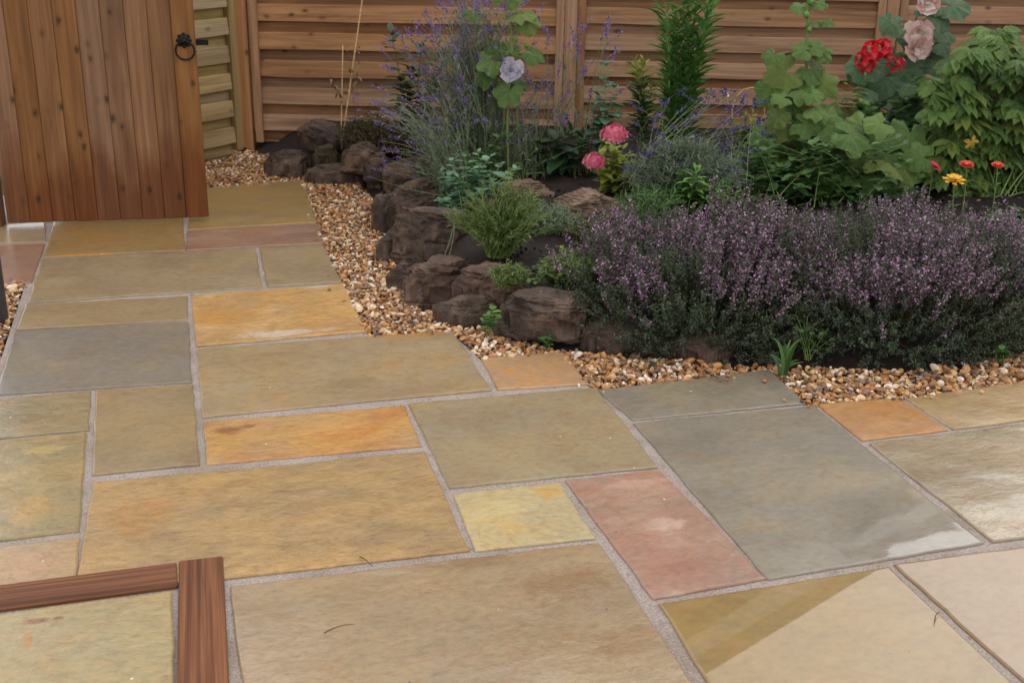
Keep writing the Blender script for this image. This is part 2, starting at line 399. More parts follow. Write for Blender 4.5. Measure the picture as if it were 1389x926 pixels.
M = {}
M['mortar'] = plainmat('mortar', (136, 124, 118), 0.85, spec=0.25, var=0.2, scale=260)
m, t, p = newmat('mortar'); _a = noisen(t, mapped(t), 170.0, 4, .7); _b = noisen(t, mapped(t, seed=3.0), 5.0, 6, .65); _c = noisen(t, mapped(t, seed=6.0), 40.0, 4, .6)
c = ramp(t, [(0.3, lin((116, 104, 98))), (0.5, lin((152, 140, 132))), (0.72, lin((184, 174, 166)))], _a).outputs[0]
c = mix(t, ramp(t, [(0.38, (.75, .75, .75, 1)), (0.58, (0, 0, 0, 1))], _b).outputs[0], c, mix(t, 1.0, c, (.70, .64, .56, 1), 'MULTIPLY'))
c = mix(t, ramp(t, [(0.60, (0, 0, 0, 1)), (0.72, (.6, .6, .6, 1))], _c).outputs[0], c, lin((84, 76, 64)))
t.links.new(c, p.inputs['Base Color']); p.inputs['Roughness'].default_value = .8; bump(t, p, _a, .9, .006); M['mortar'] = m
M['soil'] = plainmat('wet_soil', (29, 22, 18), 0.85, spec=0.25, var=0.35, scale=40)
M['earth'] = plainmat('earth', (72, 70, 50), 0.9, spec=0.1, var=0.3, scale=3)
M['gravel_base'] = plainmat('gravel_bed', (88, 66, 44), 0.9, spec=0.2, var=0.35, scale=60)
M['fence'] = woodmat('fence_softwood', [(106, 75, 51), (152, 117, 87), (174, 143, 111)], 0)
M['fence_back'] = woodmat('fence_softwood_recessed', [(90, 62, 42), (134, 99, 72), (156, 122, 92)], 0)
M['fence_v'] = woodmat('fence_upright', [(112, 78, 50), (148, 110, 78), (168, 132, 98)], 2)
M['fence_green'] = woodmat('fence_treated', [(112, 92, 58), (152, 131, 90), (172, 152, 110)], 0, vary=.2)
M['fence_green_v'] = woodmat('fence_treated_upright', [(112, 92, 58), (148, 126, 86), (166, 146, 106)], 2)
M['gate'] = woodmat('gate_stained_pine', [(88, 58, 33), (124, 86, 52), (144, 106, 70)], 2, rough=0.5, wetz=0.30, vary=.14, kth=.25)
M['iron'] = plainmat('black_iron', (20, 20, 22), 0.35, 0.6, var=0.2)
M['dark_post'] = plainmat('dark_painted_post', (48, 42, 42), 0.3, var=0.12)
M['timber'] = woodmat('inlay_timber', [(54, 27, 9), (104, 57, 21), (148, 90, 38)], 1, knots=False, rough=0.6, spec=.15, grain=3.6, dist=.15)
M['cane'] = plainmat('bamboo_cane', (190, 160, 112), 0.5, var=0.15)

# ------------------------------------------------------------------ ground, patio
acc = Acc(); acc.add([[-60, -60, -.075], [80, -60, -.075], [80, 120, -.075], [-60, 120, -.075]], [[0, 1, 2], [0, 2, 3]])
struct(build('ground', acc, M['earth']))

patio_edge = [(200, 262), (409, 247), (428, 301), (437, 330), (462, 383), (496, 449), (500, 453), (612, 450), (652, 486), (762, 479), (799, 522), (812, 528),
              (1041, 502), (1096, 549), (1108, 549), (1226, 540), (1389, 519)]
PE = [at(*q)[:2] for q in patio_edge]
far = PE[-1] + (PE[-1] - PE[-2])/np.linalg.norm(PE[-1] - PE[-2])*2.4
poly = [(-0.9, 3.95)] + [tuple(q) for q in PE] + [tuple(far), (5.2, -3.2), (-2.1, -3.2), (-2.1, 1.2), (-0.31, 1.2), (-0.31, 2.45), (-0.9, 2.45)]
import bmesh
bm = bmesh.new(); fc = bm.faces.new([bm.verts.new((x, y, -.0055)) for x, y in poly]); bmesh.ops.triangulate(bm, faces=[fc])
me = bpy.data.meshes.new('patio'); bm.to_mesh(me); bm.free()
patio = struct(obj('patio', me, M['mortar']))

def slab_mesh(c4, seed, flat=1.0):
    c4 = np.array(c4, float)[:, :2]       # far-left, far-right, near-right, near-left
    cen = c4.mean(0); c4 = c4 + norm(c4 - cen)*.0055
    wx = np.linalg.norm(c4[1] - c4[0]); wy = np.linalg.norm(c4[3] - c4[0])
    nx = max(6, int(wx/0.045)); ny = max(6, int(wy/0.045))
    ex = 0.0035/wx; ey = 0.0035/wy
    s = np.concatenate([[0, ex], np.linspace(2*ex, 1 - 2*ex, nx), [1 - ex, 1]]); q = np.concatenate([[0, ey], np.linspace(2*ey, 1 - 2*ey, ny), [1 - ey, 1]])
    tx, ty = rng.normal(0, 0.0016, 2)
    V = np.zeros((len(q), len(s), 3))
    for j, b in enumerate(q):
        for i, a in enumerate(s):
            x, y = (1 - a)*(1 - b)*c4[0] + a*(1 - b)*c4[1] + a*b*c4[2] + (1 - a)*b*c4[3]
            edge = i in (0, len(s) - 1) or j in (0, len(q) - 1)
            near = i in (0, 1, 2, len(s) - 3, len(s) - 2, len(s) - 1) or j in (0, 1, 2, len(q) - 3, len(q) - 2, len(q) - 1)
            n = mnoise.fractal((x*5 + seed, y*9, seed), 1.0, 2.0, 4)
            z = 0.0016*n*flat + tx*(x - cen[0]) + ty*(y - cen[1])
            if edge: z -= 0.003 + 0.001*n
            if near:
                x += 0.0042*mnoise.noise((x*16, y*16, seed)); y += 0.0042*mnoise.noise((x*16 + 9, y*16, seed + 5))
            V[j, i] = (x - cen[0], y - cen[1], z)
    nj, ni = V.shape[:2]
    f = []
    for j in range(nj - 1):
        for i in range(ni - 1):
            a = j*ni + i; b = a + 1; c = a + ni; d = c + 1
            f += [(a, c, d), (a, d, b)]
    v = V.reshape(-1, 3)
    ring = [i for i in range(ni)] + [j*ni + ni - 1 for j in range(1, nj)] + [(nj - 1)*ni + i for i in range(ni - 2, -1, -1)] + [j*ni for j in range(nj - 2, 0, -1)]
    base = len(v); sk = v[ring].copy(); sk[:, 2] = -0.03
    for k in range(len(ring)):
        k2 = (k + 1) % len(ring)
        f += [(ring[k], ring[k2], base + k2), (ring[k], base + k2, base + k)]
    a = Acc(); a.add(np.concatenate([v, sk]), f)
    me = a.mesh('paving_slab', True); flat_ = np.ones(len(f), bool); fi = 0
    for j in range(nj - 1):
        for i in range(ni - 1):
            if j in (0, nj - 2) or i in (0, ni - 2): flat_[fi:fi + 2] = False
            fi += 2
    flat_[fi:] = False; me.polygons.foreach_set('use_smooth', flat_); me.update()
    return me, cen

def G(u, v): return np.array([u, v, 0.0])
def P(x, y): return at(x, y)
Y1, Y2, Y3 = (154, 127, 82), (172, 147, 102), (172, 120, 58)        # yellow stones
K1, K2, K3 = (148, 131, 98), (162, 145, 112), (166, 148, 106)        # khaki stones
G1, G2, G3 = (124, 119, 102), (138, 131, 114), (120, 119, 108)       # grey-green stones
O1, O2, O3 = (176, 124, 66), (182, 146, 92), (176, 108, 52)         # orange stones
P1, P2, P3 = (152, 123, 101), (161, 133, 112), (175, 151, 132)       # pink stones
slabs = [  # corners, colours, params
 ([P(262, 256), P(411, 244), P(429, 301), P(255, 311)], (Y1, (164, 134, 70), K1), dict(wet=.2, riven=.4), None),
 ([G(-.9, 3.3), G(-.315, 3.3), P(61, 327), G(-.9, 3.02)], (K1, K2, Y2), dict(wet=.25), None),
 ([G(-.27, 3.3), G(.29, 3.3), P(251, 339), P(62, 347.5)], (Y1, (160, 132, 70), Y3), dict(wet=.25, riven=.5, blots=[(-0.124, 2.729, 0.181, 0.045, (190, 126, 40))]), 'yellow sandstone slab with rusty front edge under the gate'),
 ([P(255, 313), P(431, 303), P(438, 329), P(254.5, 339)], (P1, (150, 112, 96), P3), dict(wet=.25, amt3=.2), None),
 ([G(-.9, 2.97), P(60, 330), P(41, 383), G(-.9, 2.47)], (P1, (150, 108, 90), K1), dict(wet=.2, amt3=.2), None),
 ([P(59.5, 350.5), P(345, 336), P(354.5, 388.5), P(39, 410)], (K1, K2, (156, 134, 92)), dict(wet=.25, riven=.28), None),
 ([P(353, 335.5), P(437, 330), P(463, 382), P(363, 388)], (K1, K2, (150, 134, 102)), dict(wet=.25, riven=.2), None),
 ([P(37, 413), P(252.5, 401), P(254, 432.5), P(24, 446)], (K1, (158, 138, 98), Y1), dict(wet=.2, amt3=.3, riven=.2), None),
 ([P(260.5, 400), P(464, 384), P(496.5, 448.5), P(268, 468.5)], (O2, (206, 160, 84), (216, 186, 138)), dict(wet=.15, amt3=.35, riven=.7, blots=[(0.590, 1.583, 0.203, 0.045, (206, 196, 182)), (0.791, 2.081, 0.074, 0.028, (200, 192, 182)), (0.401, 1.800, 0.157, 0.113, (196, 140, 60))]), 'orange sandstone slab with pale streaks along its front edge'),
 ([P(22.5, 448.5), P(254.5, 436.5), P(258.5, 517), P(-5, 534)], ((134, 128, 112), (124, 121, 112), (150, 134, 104)), dict(wet=.3, amt3=.35, riven=.25), 'blue-grey sandstone slab beside the left gravel'),
 ([G(-.6, 1.185), P(122, 529), P(117.5, 582), G(-.6, .912)], ((150, 132, 84), (138, 126, 92), Y2), dict(wet=.2, riven=1.0), None),
 ([P(130.5, 529), P(260.5, 521), P(269, 628), P(126.5, 642)], ((144, 126, 90), (156, 137, 100), (136, 122, 94)), dict(wet=.25, riven=.15, amt3=.3), None),
 ([P(269, 473), P(612, 448), P(664, 527.5), P(276.5, 564.5)], ((166, 140, 94), K2, (160, 130, 76)), dict(wet=.2, riven=.35, amt3=.3, blots=[(1.032, 1.457, 0.178, 0.037, (184, 132, 60)), (0.749, 1.080, 0.137, 0.084, (142, 124, 84))]), 'large tan yellow sandstone slab with a hairline crack'),
 ([P(653, 485), P(763, 477.5), P(797, 519.5), P(677, 527)], ((184, 146, 104), (176, 140, 102), (196, 144, 78)), dict(wet=.15, riven=.35, blots=[(1.273, 1.063, 0.033, 0.038, (206, 148, 64)), (1.377, 0.949, 0.037, 0.024, (206, 140, 66))]), None),
 ([P(279, 572), P(546.5, 550), P(570, 603.5), P(283, 628)], (O2, (196, 148, 70), O3), dict(wet=.15, amt3=.45, riven=.8, blots=[(0.375, 0.815, 0.054, 0.041, (128, 72, 34)), (0.428, 0.828, 0.034, 0.026, (140, 78, 34)), (0.695, 0.702, 0.145, 0.069, (196, 130, 52))]), 'long orange sandstone slab with a rust brown knot at one end'),
 ([P(556, 547), P(807, 525.5), P(890, 632), P(611, 659.5)], (K1, (158, 143, 106), (142, 134, 106)), dict(wet=.15, riven=.12, amt3=.3), None),
 ([P(812.5, 528.5), P(1042.5, 501), P(1091, 546.5), P(859.5, 568.5)], (G1, G2, (132, 124, 102)), dict(wet=.2, riven=.12), None),
 ([P(861, 573.5), P(1104, 550.5), P(1333, 734.5), P(1042.5, 783)], (G1, G2, (142, 132, 106)), dict(wet=.2, riven=.1, amt3=.4, puddle=(.27, -.47, .36)), 'largest grey-green sandstone slab with a puddle at its near corner'),
 ([P(1111, 548), P(1218.5, 539.5), P(1284, 582), P(1171, 595.5)], (O1, (196, 132, 54), (166, 134, 78)), dict(wet=.2, amt3=.5), None),
 ([P(1229, 539), G(3.2, .62), G(3.2, .36), P(1295, 581)], (Y1, Y2, (190, 158, 100)), dict(wet=.3, amt3=.3), None),
 ([P(1183, 601), G(2.95, .32), G(2.95, -.28), P(1349, 733)], (K1, (156, 142, 110), Y1), dict(wet=.75, riven=.9, amt3=.3), 'wet khaki slab mirroring the white sky in patches'),
 ([P(769, 651), P(895, 636.5), P(1037, 782), P(886, 809)], (P1, (172, 122, 98), P3), dict(wet=.12, amt3=.5, riven=.2, blots=[(1.384, 0.008, 0.073, 0.045, (196, 164, 146)), (1.382, 0.231, 0.116, 0.034, (190, 150, 130)), (1.346, -0.194, 0.102, 0.039, (150, 104, 84))]), 'salmon pink sandstone slab beside the cream square slab'),
 ([P(616, 668.5), P(758, 654.5), P(805, 728), P(648, 745)], ((186, 171, 124), (180, 166, 122), (198, 168, 96)), dict(wet=.12, amt3=.4, riven=.35, blots=[(1.145, 0.234, 0.049, 0.065, (200, 154, 72)), (1.019, 0.080, 0.032, 0.029, (196, 162, 92)), (1.008, 0.179, 0.111, 0.054, (196, 180, 126))]), 'small square cream slab with a yellow corner'),
 ([P(128.5, 653), P(575, 612), P(633, 744.5), P(103, 806)], (Y1, (178, 146, 88), (190, 150, 86)), dict(wet=.25, riven=1.1, amt3=.4, blots=[(0.140, 0.354, 0.107, 0.131, (172, 124, 58)), (0.192, 0.419, 0.048, 0.032, (180, 128, 72)), (0.563, 0.453, 0.153, 0.051, (176, 144, 86))]), 'large rippled yellow slab behind the timber strips'),
 ([G(-.6, .885), P(115, 586.5), P(106, 718), G(-.6, .315)], ((156, 134, 76), (142, 128, 86), (180, 152, 90)), dict(wet=.2, riven=1.2, amt3=.5, blots=[(-0.124, 0.458, 0.072, 0.104, (186, 146, 66)), (-0.117, 0.801, 0.079, 0.039, (184, 160, 84))]), None),
 ([G(-.6, .285), P(105, 728), P(98, 800), G(-.6, .03)], ((176, 146, 96), (168, 142, 104), (190, 140, 96)), dict(wet=.2, riven=1.2), None),
 ([P(314, 794), P(811, 736), G(1.185, -.615), G(.345, -.615)], ((152, 128, 90), (160, 137, 100), (144, 125, 94)), dict(wet=.42, riven=.45, amt3=.4, blots=[(1.048, -0.185, 0.149, 0.092, (140, 106, 64)), (0.878, -0.044, 0.102, 0.046, (136, 104, 66)), (1.113, -0.434, 0.122, 0.068, (144, 112, 70))]), 'big brown-beige slab in the foreground beside the timber strip'),
 ([P(897, 818.5), P(1205, 769), G(1.80, -.88), G(1.215, -.88)], ((142, 115, 54), (147, 120, 61), (152, 124, 64)), dict(wet=1.0, riven=.1, amt3=.3), 'smooth wet yellow slab mirroring a roof edge'),
 ([P(1214.5, 764.5), G(2.70, -.31), G(2.70, -.88), G(1.835, -.88)], ((142, 116, 74), (137, 110, 69), (150, 122, 82)), dict(wet=1.0, riven=.2, amt3=.3), None),
 ([G(-.9, -.03), P(231, 801), G(.205, -.6), G(-.9, -.6)], ((158, 143, 94), (164, 148, 101), (186, 142, 86)), dict(wet=.3, riven=.8, amt3=.15, blots=[(-0.060, -0.061, 0.040, 0.014, (136, 66, 30)), (-0.074, -0.134, 0.013, 0.044, (182, 122, 52)), (-0.019, -0.060, 0.015, 0.009, (126, 62, 30))]), 'pale olive slab enclosed by the timber strips'),
]
occ = set()
def mark(u0, v0, u1, v1):
    for i in range(round(u0/.3), round(u1/.3)):
        for j in range(round(v0/.3), round(v1/.3)): occ.add((i, j))
for r_ in [(-.6, .9, .3, 1.5), (-.6, .6, 0, 1.2), (-.6, .3, 0, .9), (-.6, 0, 0, .3), (0, 0, 1.2, 1.2), (-.9, -.6, .3, 0), (.3, -.6, 1.2, 0), (1.2, -.9, 1.8, 1.2),
           (1.5, -.3, 2.1, .9), (1.8, -.9, 2.7, -.3), (2.1, -.3, 3.0, .3), (2.1, .3, 3.3, .6), (-.9, 0, -.6, 0.0)]: mark(*r_)
pal = [(Y1, Y2, Y3), (K1, K2, K3), (G1, G2, G3), (O1, O2, O3), (P1, P2, P3), (K1, Y1, G1)]
def fits(i, j, a, b):
    for x in range(i, i + a):
        for y in range(j - b + 1, j + 1):
            if (x, y) in occ or x < -7 or x >= 17 or y < -10: return False
            if y > (3 if x < 0 else 0): return False
    return True
fill = random.Random(5)
for j in range(3, -11, -1):
    for i in range(-7, 17):
        if (i, j) in occ or j > (3 if i < 0 else 0): continue
        opts = [(3, 2), (2, 3), (2, 2), (2, 1), (1, 2)]; fill.shuffle(opts)
        for a, b in opts + [(1, 1)]:
            if fits(i, j, a, b): break
        else: continue
        for x in range(i, i + a):
            for y in range(j - b + 1, j + 1): occ.add((x, y))
        u0, u1, v1, v0 = i*.3 + .007, (i + a)*.3 - .007, (j + 1)*.3 - .007, (j - b + 1)*.3 + .007
        slabs.append(([G(u0, v1), G(u1, v1), G(u1, v0), G(u0, v0)], fill.choice(pal), 'shared', None))
shared = {}
for i, (c4, cols, prm, lab) in enumerate(slabs):
    me, cen = slab_mesh(c4, i*1.37, 1.0 if prm == 'shared' else (0.03 if prm['wet'] >= 1 else 0.5 + prm.get('riven', .5)))
    if prm == 'shared':
        if cols not in shared: shared[cols] = slabmat(60 + len(shared), *cols, wet=.4)
        mt = shared[cols]
    else: mt = slabmat(i, *cols, cen=cen, **prm)
    o = obj('paving_slab', me, mt, patio, (cen[0], cen[1], 0))
    if lab: o['label'] = lab

# timber strips set into the patio
def plank(name, c4, z0, z1, mat, label, seed):
    c = np.array([q[:2] for q in c4]); cen = c.mean(0); ax = c[1] - c[0] if np.linalg.norm(c[1] - c[0]) > np.linalg.norm(c[3] - c[0]) else c[0] - c[3]
    ang = math.atan2(ax[1], ax[0]) - math.pi/2
    rot = np.array([[math.cos(-ang), -math.sin(-ang)], [math.sin(-ang), math.cos(-ang)]])
    l = (c - cen) @ rot.T
    x0, x1 = np.sort(l[:, 0])[[1, 2]]; y0, y1 = np.sort(l[:, 1])[[1, 2]]
    a = Acc(); a.box((x0, y0, 0), (x1, y1, z1 - z0), 0.003)
    o = obj(name, a.mesh(name, False), mat, None, (cen[0], cen[1], z0)); o.rotation_euler.z = ang
    return tag(o, label, 'timber')
plank('timber_strip', [at(243, 762.6), at(302.7, 756), G(.315, -.62), G(.21, -.62)], -.03, .006, M['timber'], 'thick red-brown grooved timber strip running towards the viewer', 1)
hb0, hb1 = at(0, 795), at(0, 827.5)
dv = at(243, 764) - hb0; dv /= np.linalg.norm(dv)
plank('timber_strip', [hb0 - dv*.7, at(241.5, 764), at(241.5, 796.5), hb1 - dv*.7], -.03, .005, M['timber'], 'thin timber strip with dark grain running to the left edge', 2)

# ------------------------------------------------------------------ gravel
def inpoly(x, y, pg):
    pg = np.asarray(pg); c = np.zeros(len(x), bool); n = len(pg)
    for i in range(n):
        a, b = pg[i], pg[i - 1]
        m_ = ((a[1] > y) != (b[1] > y)); xx = (b[0] - a[0])*(y - a[1])/(b[1] - a[1] + 1e-12) + a[0]
        c ^= m_ & (x < xx)
    return c
rock_line = [(300, 205), (345, 203), (420, 236), (490, 248), (520, 288), (530, 338), (548, 398), (605, 433), (690, 455), (760, 470), (850, 480), (960, 488), (1075, 496), (1200, 500), (1300, 492), (1389, 480)]
RL = [at(*q)[:2] for q in rock_line]; RL.append(RL[-1] + np.array([2.5, -.35]))
gpoly = [tuple(at(150, 235)[:2])] + [tuple(q) for q in RL] + [tuple(far + np.array([0, .0]))] + [tuple(q) for q in PE[::-1]]
lpoly = [(-.9, 2.47), (-.325, 2.47), (-.325, 1.21), (-.9, 1.21)]
for k, pg in enumerate((gpoly, lpoly)):
    bm = bmesh.new(); fc = bm.faces.new([bm.verts.new((x, y, -.028)) for x, y in pg]); bmesh.ops.triangulate(bm, faces=[fc]); bmesh.ops.recalc_face_normals(bm, faces=bm.faces)
    me = bpy.data.meshes.new('gravel_bed'); bm.to_mesh(me); bm.free(); struct(obj('gravel_bed', me, M['gravel_base']))
def ico(sub):
    b = bmesh.new(); bmesh.ops.create_icosphere(b, subdivisions=sub, radius=1.0)
    v = np.array([q.co[:] for q in b.verts]); f = np.array([[w.index for w in q.verts] for q in b.faces]); b.free(); return v, f
ICO1, ICO2, ICO4, ICO6 = ico(1), ico(2), ico(5), ico(6)
def pebble(base):
    v, f = base; v = v.copy()
    for _ in range(7):
        n = rdir(1)[0]; d = rng.uniform(.45, .8); e = np.maximum(0, v @ n - d); v = v - e[:, None]*n
    return v*np.array([rng.uniform(.85, 1.25), rng.uniform(.65, 1.0), rng.uniform(.4, .7)]), f
PB1 = [pebble(ICO1) for _ in range(14)]; PB2 = [pebble(ICO2) for _ in range(14)]
def rotm(n):
    q = norm(rng.normal(size=(n, 4))); w, x, y, z = q.T
    return np.stack([np.stack([1 - 2*(y*y + z*z), 2*(x*y - z*w), 2*(x*z + y*w)], -1), np.stack([2*(x*y + z*w), 1 - 2*(x*x + z*z), 2*(y*z - x*w)], -1),
                     np.stack([2*(x*z - y*w), 2*(y*z + x*w), 1 - 2*(x*x + y*y)], -1)], 1)
def stones(pg, acc, sp=0.0185, layers=2):
    pg = np.array(pg); x0, y0 = pg.min(0); x1, y1 = pg.max(0)
    for L in range(layers):
        gx, gy = np.meshgrid(np.arange(x0, x1, sp), np.arange(y0, y1, sp))
        gx = (gx + rng.uniform(-.5, .5, gx.shape)*sp).ravel(); gy = (gy + rng.uniform(-.5, .5, gy.shape)*sp).ravel()
        k = inpoly(gx, gy, pg); 
        if L: k &= rng.random(len(k)) < .75
        gx, gy = gx[k], gy[k]
        Z = np.full(len(gx), -.018 + L*.011) + rng.uniform(-.004, .006, len(gx)) + .006*np.sin(gx*9)*np.cos(gy*7)
        PP = np.stack([gx, gy, Z], 1); dd = (PP - CAM) @ FW
        sz = np.clip(rng.lognormal(math.log(.0118), .28, len(gx)), .006, .022)
        Rm = rotm(len(gx)); kind = rng.integers(0, 14, len(gx))
        for near in (True, False):
            for q in range(14):
                m_ = (kind == q) & ((dd < 5.0) == near)
                if not m_.any(): continue
                v, f = (PB2 if near else PB1)[q]
                V = np.einsum('nij,kj->nki', Rm[m_], v)*sz[m_][:, None, None]; V[..., 2] *= .8; V += PP[m_][:, None]
                n = m_.sum(); F = f[None] + np.arange(n)[:, None, None]*len(v)
                acc.add(V.reshape(-1, 3), F.reshape(-1, 3), np.repeat(rng.random(n), len(v)))
m, t, p = newmat('flint_gravel')
a = t.nodes.new('ShaderNodeAttribute'); a.attribute_name = 'rnd'
gc = [(150, 104, 62), (196, 152, 100), (122, 84, 54), (214, 190, 152), (170, 116, 62), (100, 82, 70), (226, 212, 188), (180, 132, 82), (136, 112, 92), (198, 146, 82), (86, 66, 54), (204, 172, 126), (158, 112, 74), (232, 224, 208)]
c = ramp(t, [(i/len(gc), lin(q)) for i, q in enumerate(gc)], a.outputs['Fac'], 'CONSTANT').outputs[0]
nz = noisen(t, mapped(t), 90.0, 3)
c = mix(t, ramp(t, [(0.4, (0, 0, 0, 1)), (0.7, (.6, .6, .6, 1))], nz).outputs[0], c, lin((176, 128, 80)))
c = mix(t, 1.0, c, (.86, .84, .82, 1), 'MULTIPLY')
t.links.new(c, p.inputs['Base Color']); p.inputs['Roughness'].default_value = 0.42; p.inputs['Specular IOR Level'].default_value = 0.45
M['gravel'] = m
acc = Acc(); stones(gpoly, acc)
for _k in range(46):
    _i = rng.integers(1, len(PE) - 1); _q = PE[_i] + (PE[_i + 1] - PE[_i])*rng.random() + rng.normal(0, .03, 2) if _i + 1 < len(PE) else PE[_i]
    _v, _f = PB2[rng.integers(14)]; acc.add((_v @ rotm(1)[0].T)*rng.uniform(.004, .010) + np.array([_q[0], _q[1], .005]), _f)
o = build('gravel', acc, m, None, False, 'stuff'); tag(o, 'golden flint gravel strip between the paving and the rockery', 'gravel')
acc = Acc(); stones([(-.9, 2.47), (-.318, 2.45), (-.312, 2.1), (-.318, 1.21), (-.9, 1.21)], acc); o = build('gravel', acc, m, None, False, 'stuff'); tag(o, 'patch of golden flint gravel at the left edge of the paving', 'gravel')

# ------------------------------------------------------------------ soil bed
bed = np.array([tuple(q + np.array([-.02, -.05])) for q in RL] + [(6.2, 3.0), (6.2, 3.4), (0.7, 5.0)])
def seg_dist(x, y, line):
    d = np.full(x.shape, 1e9)
    for a, b in zip(line[:-1], line[1:]):
        ab = np.array(b) - np.array(a); L2 = ab @ ab
        t_ = np.clip(((x - a[0])*ab[0] + (y - a[1])*ab[1])/L2, 0, 1)
        d = np.minimum(d, np.hypot(x - a[0] - t_*ab[0], y - a[1] - t_*ab[1]))
    return d
def soil_z(x, y):
    x = np.asarray(x, float); y = np.asarray(y, float)
    d = seg_dist(x, y, RL); s = np.clip(d/.38, 0, 1); s = s*s*(3 - 2*s)
    return -.03 + .19*s
gx, gy = np.meshgrid(np.arange(.55, 6.2, .035), np.arange(.3, 5.2, .035))
zz = soil_z(gx, gy)
zz = zz + np.array([[0.022*mnoise.fractal((x*7, y*7, 1.5), 1.0, 2.0, 4) for x, y in zip(a_, b_)] for a_, b_ in zip(gx, gy)])
ins = inpoly(gx.ravel(), gy.ravel(), bed).reshape(gx.shape)
V = np.stack([gx, gy, zz], -1).reshape(-1, 3); nx_ = gx.shape[1]
jj, ii = np.nonzero(ins[:-1, :-1] & ins[1:, :-1] & ins[:-1, 1:] & ins[1:, 1:])
q0 = jj*nx_ + ii
F = np.concatenate([np.stack([q0, q0 + 1, q0 + nx_ + 1], -1), np.stack([q0, q0 + nx_ + 1, q0 + nx_], -1)])
acc = Acc(); acc.add(V, F); 
# clods
n = 1500; cx = rng.uniform(.7, 4.8, n); cy = rng.uniform(.7, 4.4, n); k = inpoly(cx, cy, bed); cx, cy = cx[k], cy[k]
cz = soil_z(cx, cy) + .004; Rm = rotm(len(cx)); sz = rng.uniform(.006, .02, len(cx)); v, f = PB1[0]
Vc = np.einsum('nij,kj->nki', Rm, v)*sz[:, None, None] + np.stack([cx, cy, cz], 1)[:, None]
acc.add(Vc.reshape(-1, 3), (f[None] + np.arange(len(cx))[:, None, None]*len(v)).reshape(-1, 3), 0.5)
struct(build('soil', acc, M['soil']))

# ------------------------------------------------------------------ rocks
def rockmat(name, c1, c2, c3, rough=0.7, moss=0.0):
    m, t, p = newmat(name)
    v = mapped(t, (1, 1, 1), orand=True)
    n1 = noisen(t, v, 7.0, 8, 0.65, 0.4); n2 = noisen(t, v, 22.0, 6, 0.7)
    c = ramp(t, [(0.32, lin(c1)), (0.52, lin(c2)), (0.72, lin(c3))], n1).outputs[0]
    c = mix(t, ramp(t, [(0.38, (.5, .5, .5, 1)), (0.62, (0, 0, 0, 1))], n2).outputs[0], c, lin(tuple(.5*x for x in c1)))
    lich = noisen(t, v, 45.0, 4, .6)
    c = mix(t, ramp(t, [(0.66, (0, 0, 0, 1)), (0.74, (.7, .7, .7, 1))], lich).outputs[0], c, lin((150, 138, 122)))
    if moss:
        mn = noisen(t, v, 6.0, 5, .6)
        c = mix(t, ramp(t, [(0.62 - moss*.2, (0, 0, 0, 1)), (0.75 - moss*.2, (1, 1, 1, 1))], mn).outputs[0], c, lin((60, 55, 32)))
    t.links.new(c, p.inputs['Base Color'])
    p.inputs['Roughness'].default_value = rough; p.inputs['Specular IOR Level'].default_value = .35
    n5 = noisen(t, v, 75.0, 5, .75); b = bump(t, p, n1, .6, .03, None, None); b = bump(t, p, n2, .9, .014, b, None); bump(t, p, n5, .7, .005, b)
    return m
M['rk_dark'] = rockmat('dark_ironstone', (52, 41, 35), (84, 67, 56), (126, 104, 86), .7)
M['rk_brown'] = rockmat('brown_ironstone', (60, 46, 38), (98, 76, 62), (136, 110, 90))
M['rk_tan'] = rockmat('tan_ironstone', (90, 70, 57), (130, 105, 87), (156, 130, 108))
M['rk_moss'] = rockmat('mossy_ironstone', (46, 38, 32), (66, 56, 44), (84, 72, 52), .7, 1.0)
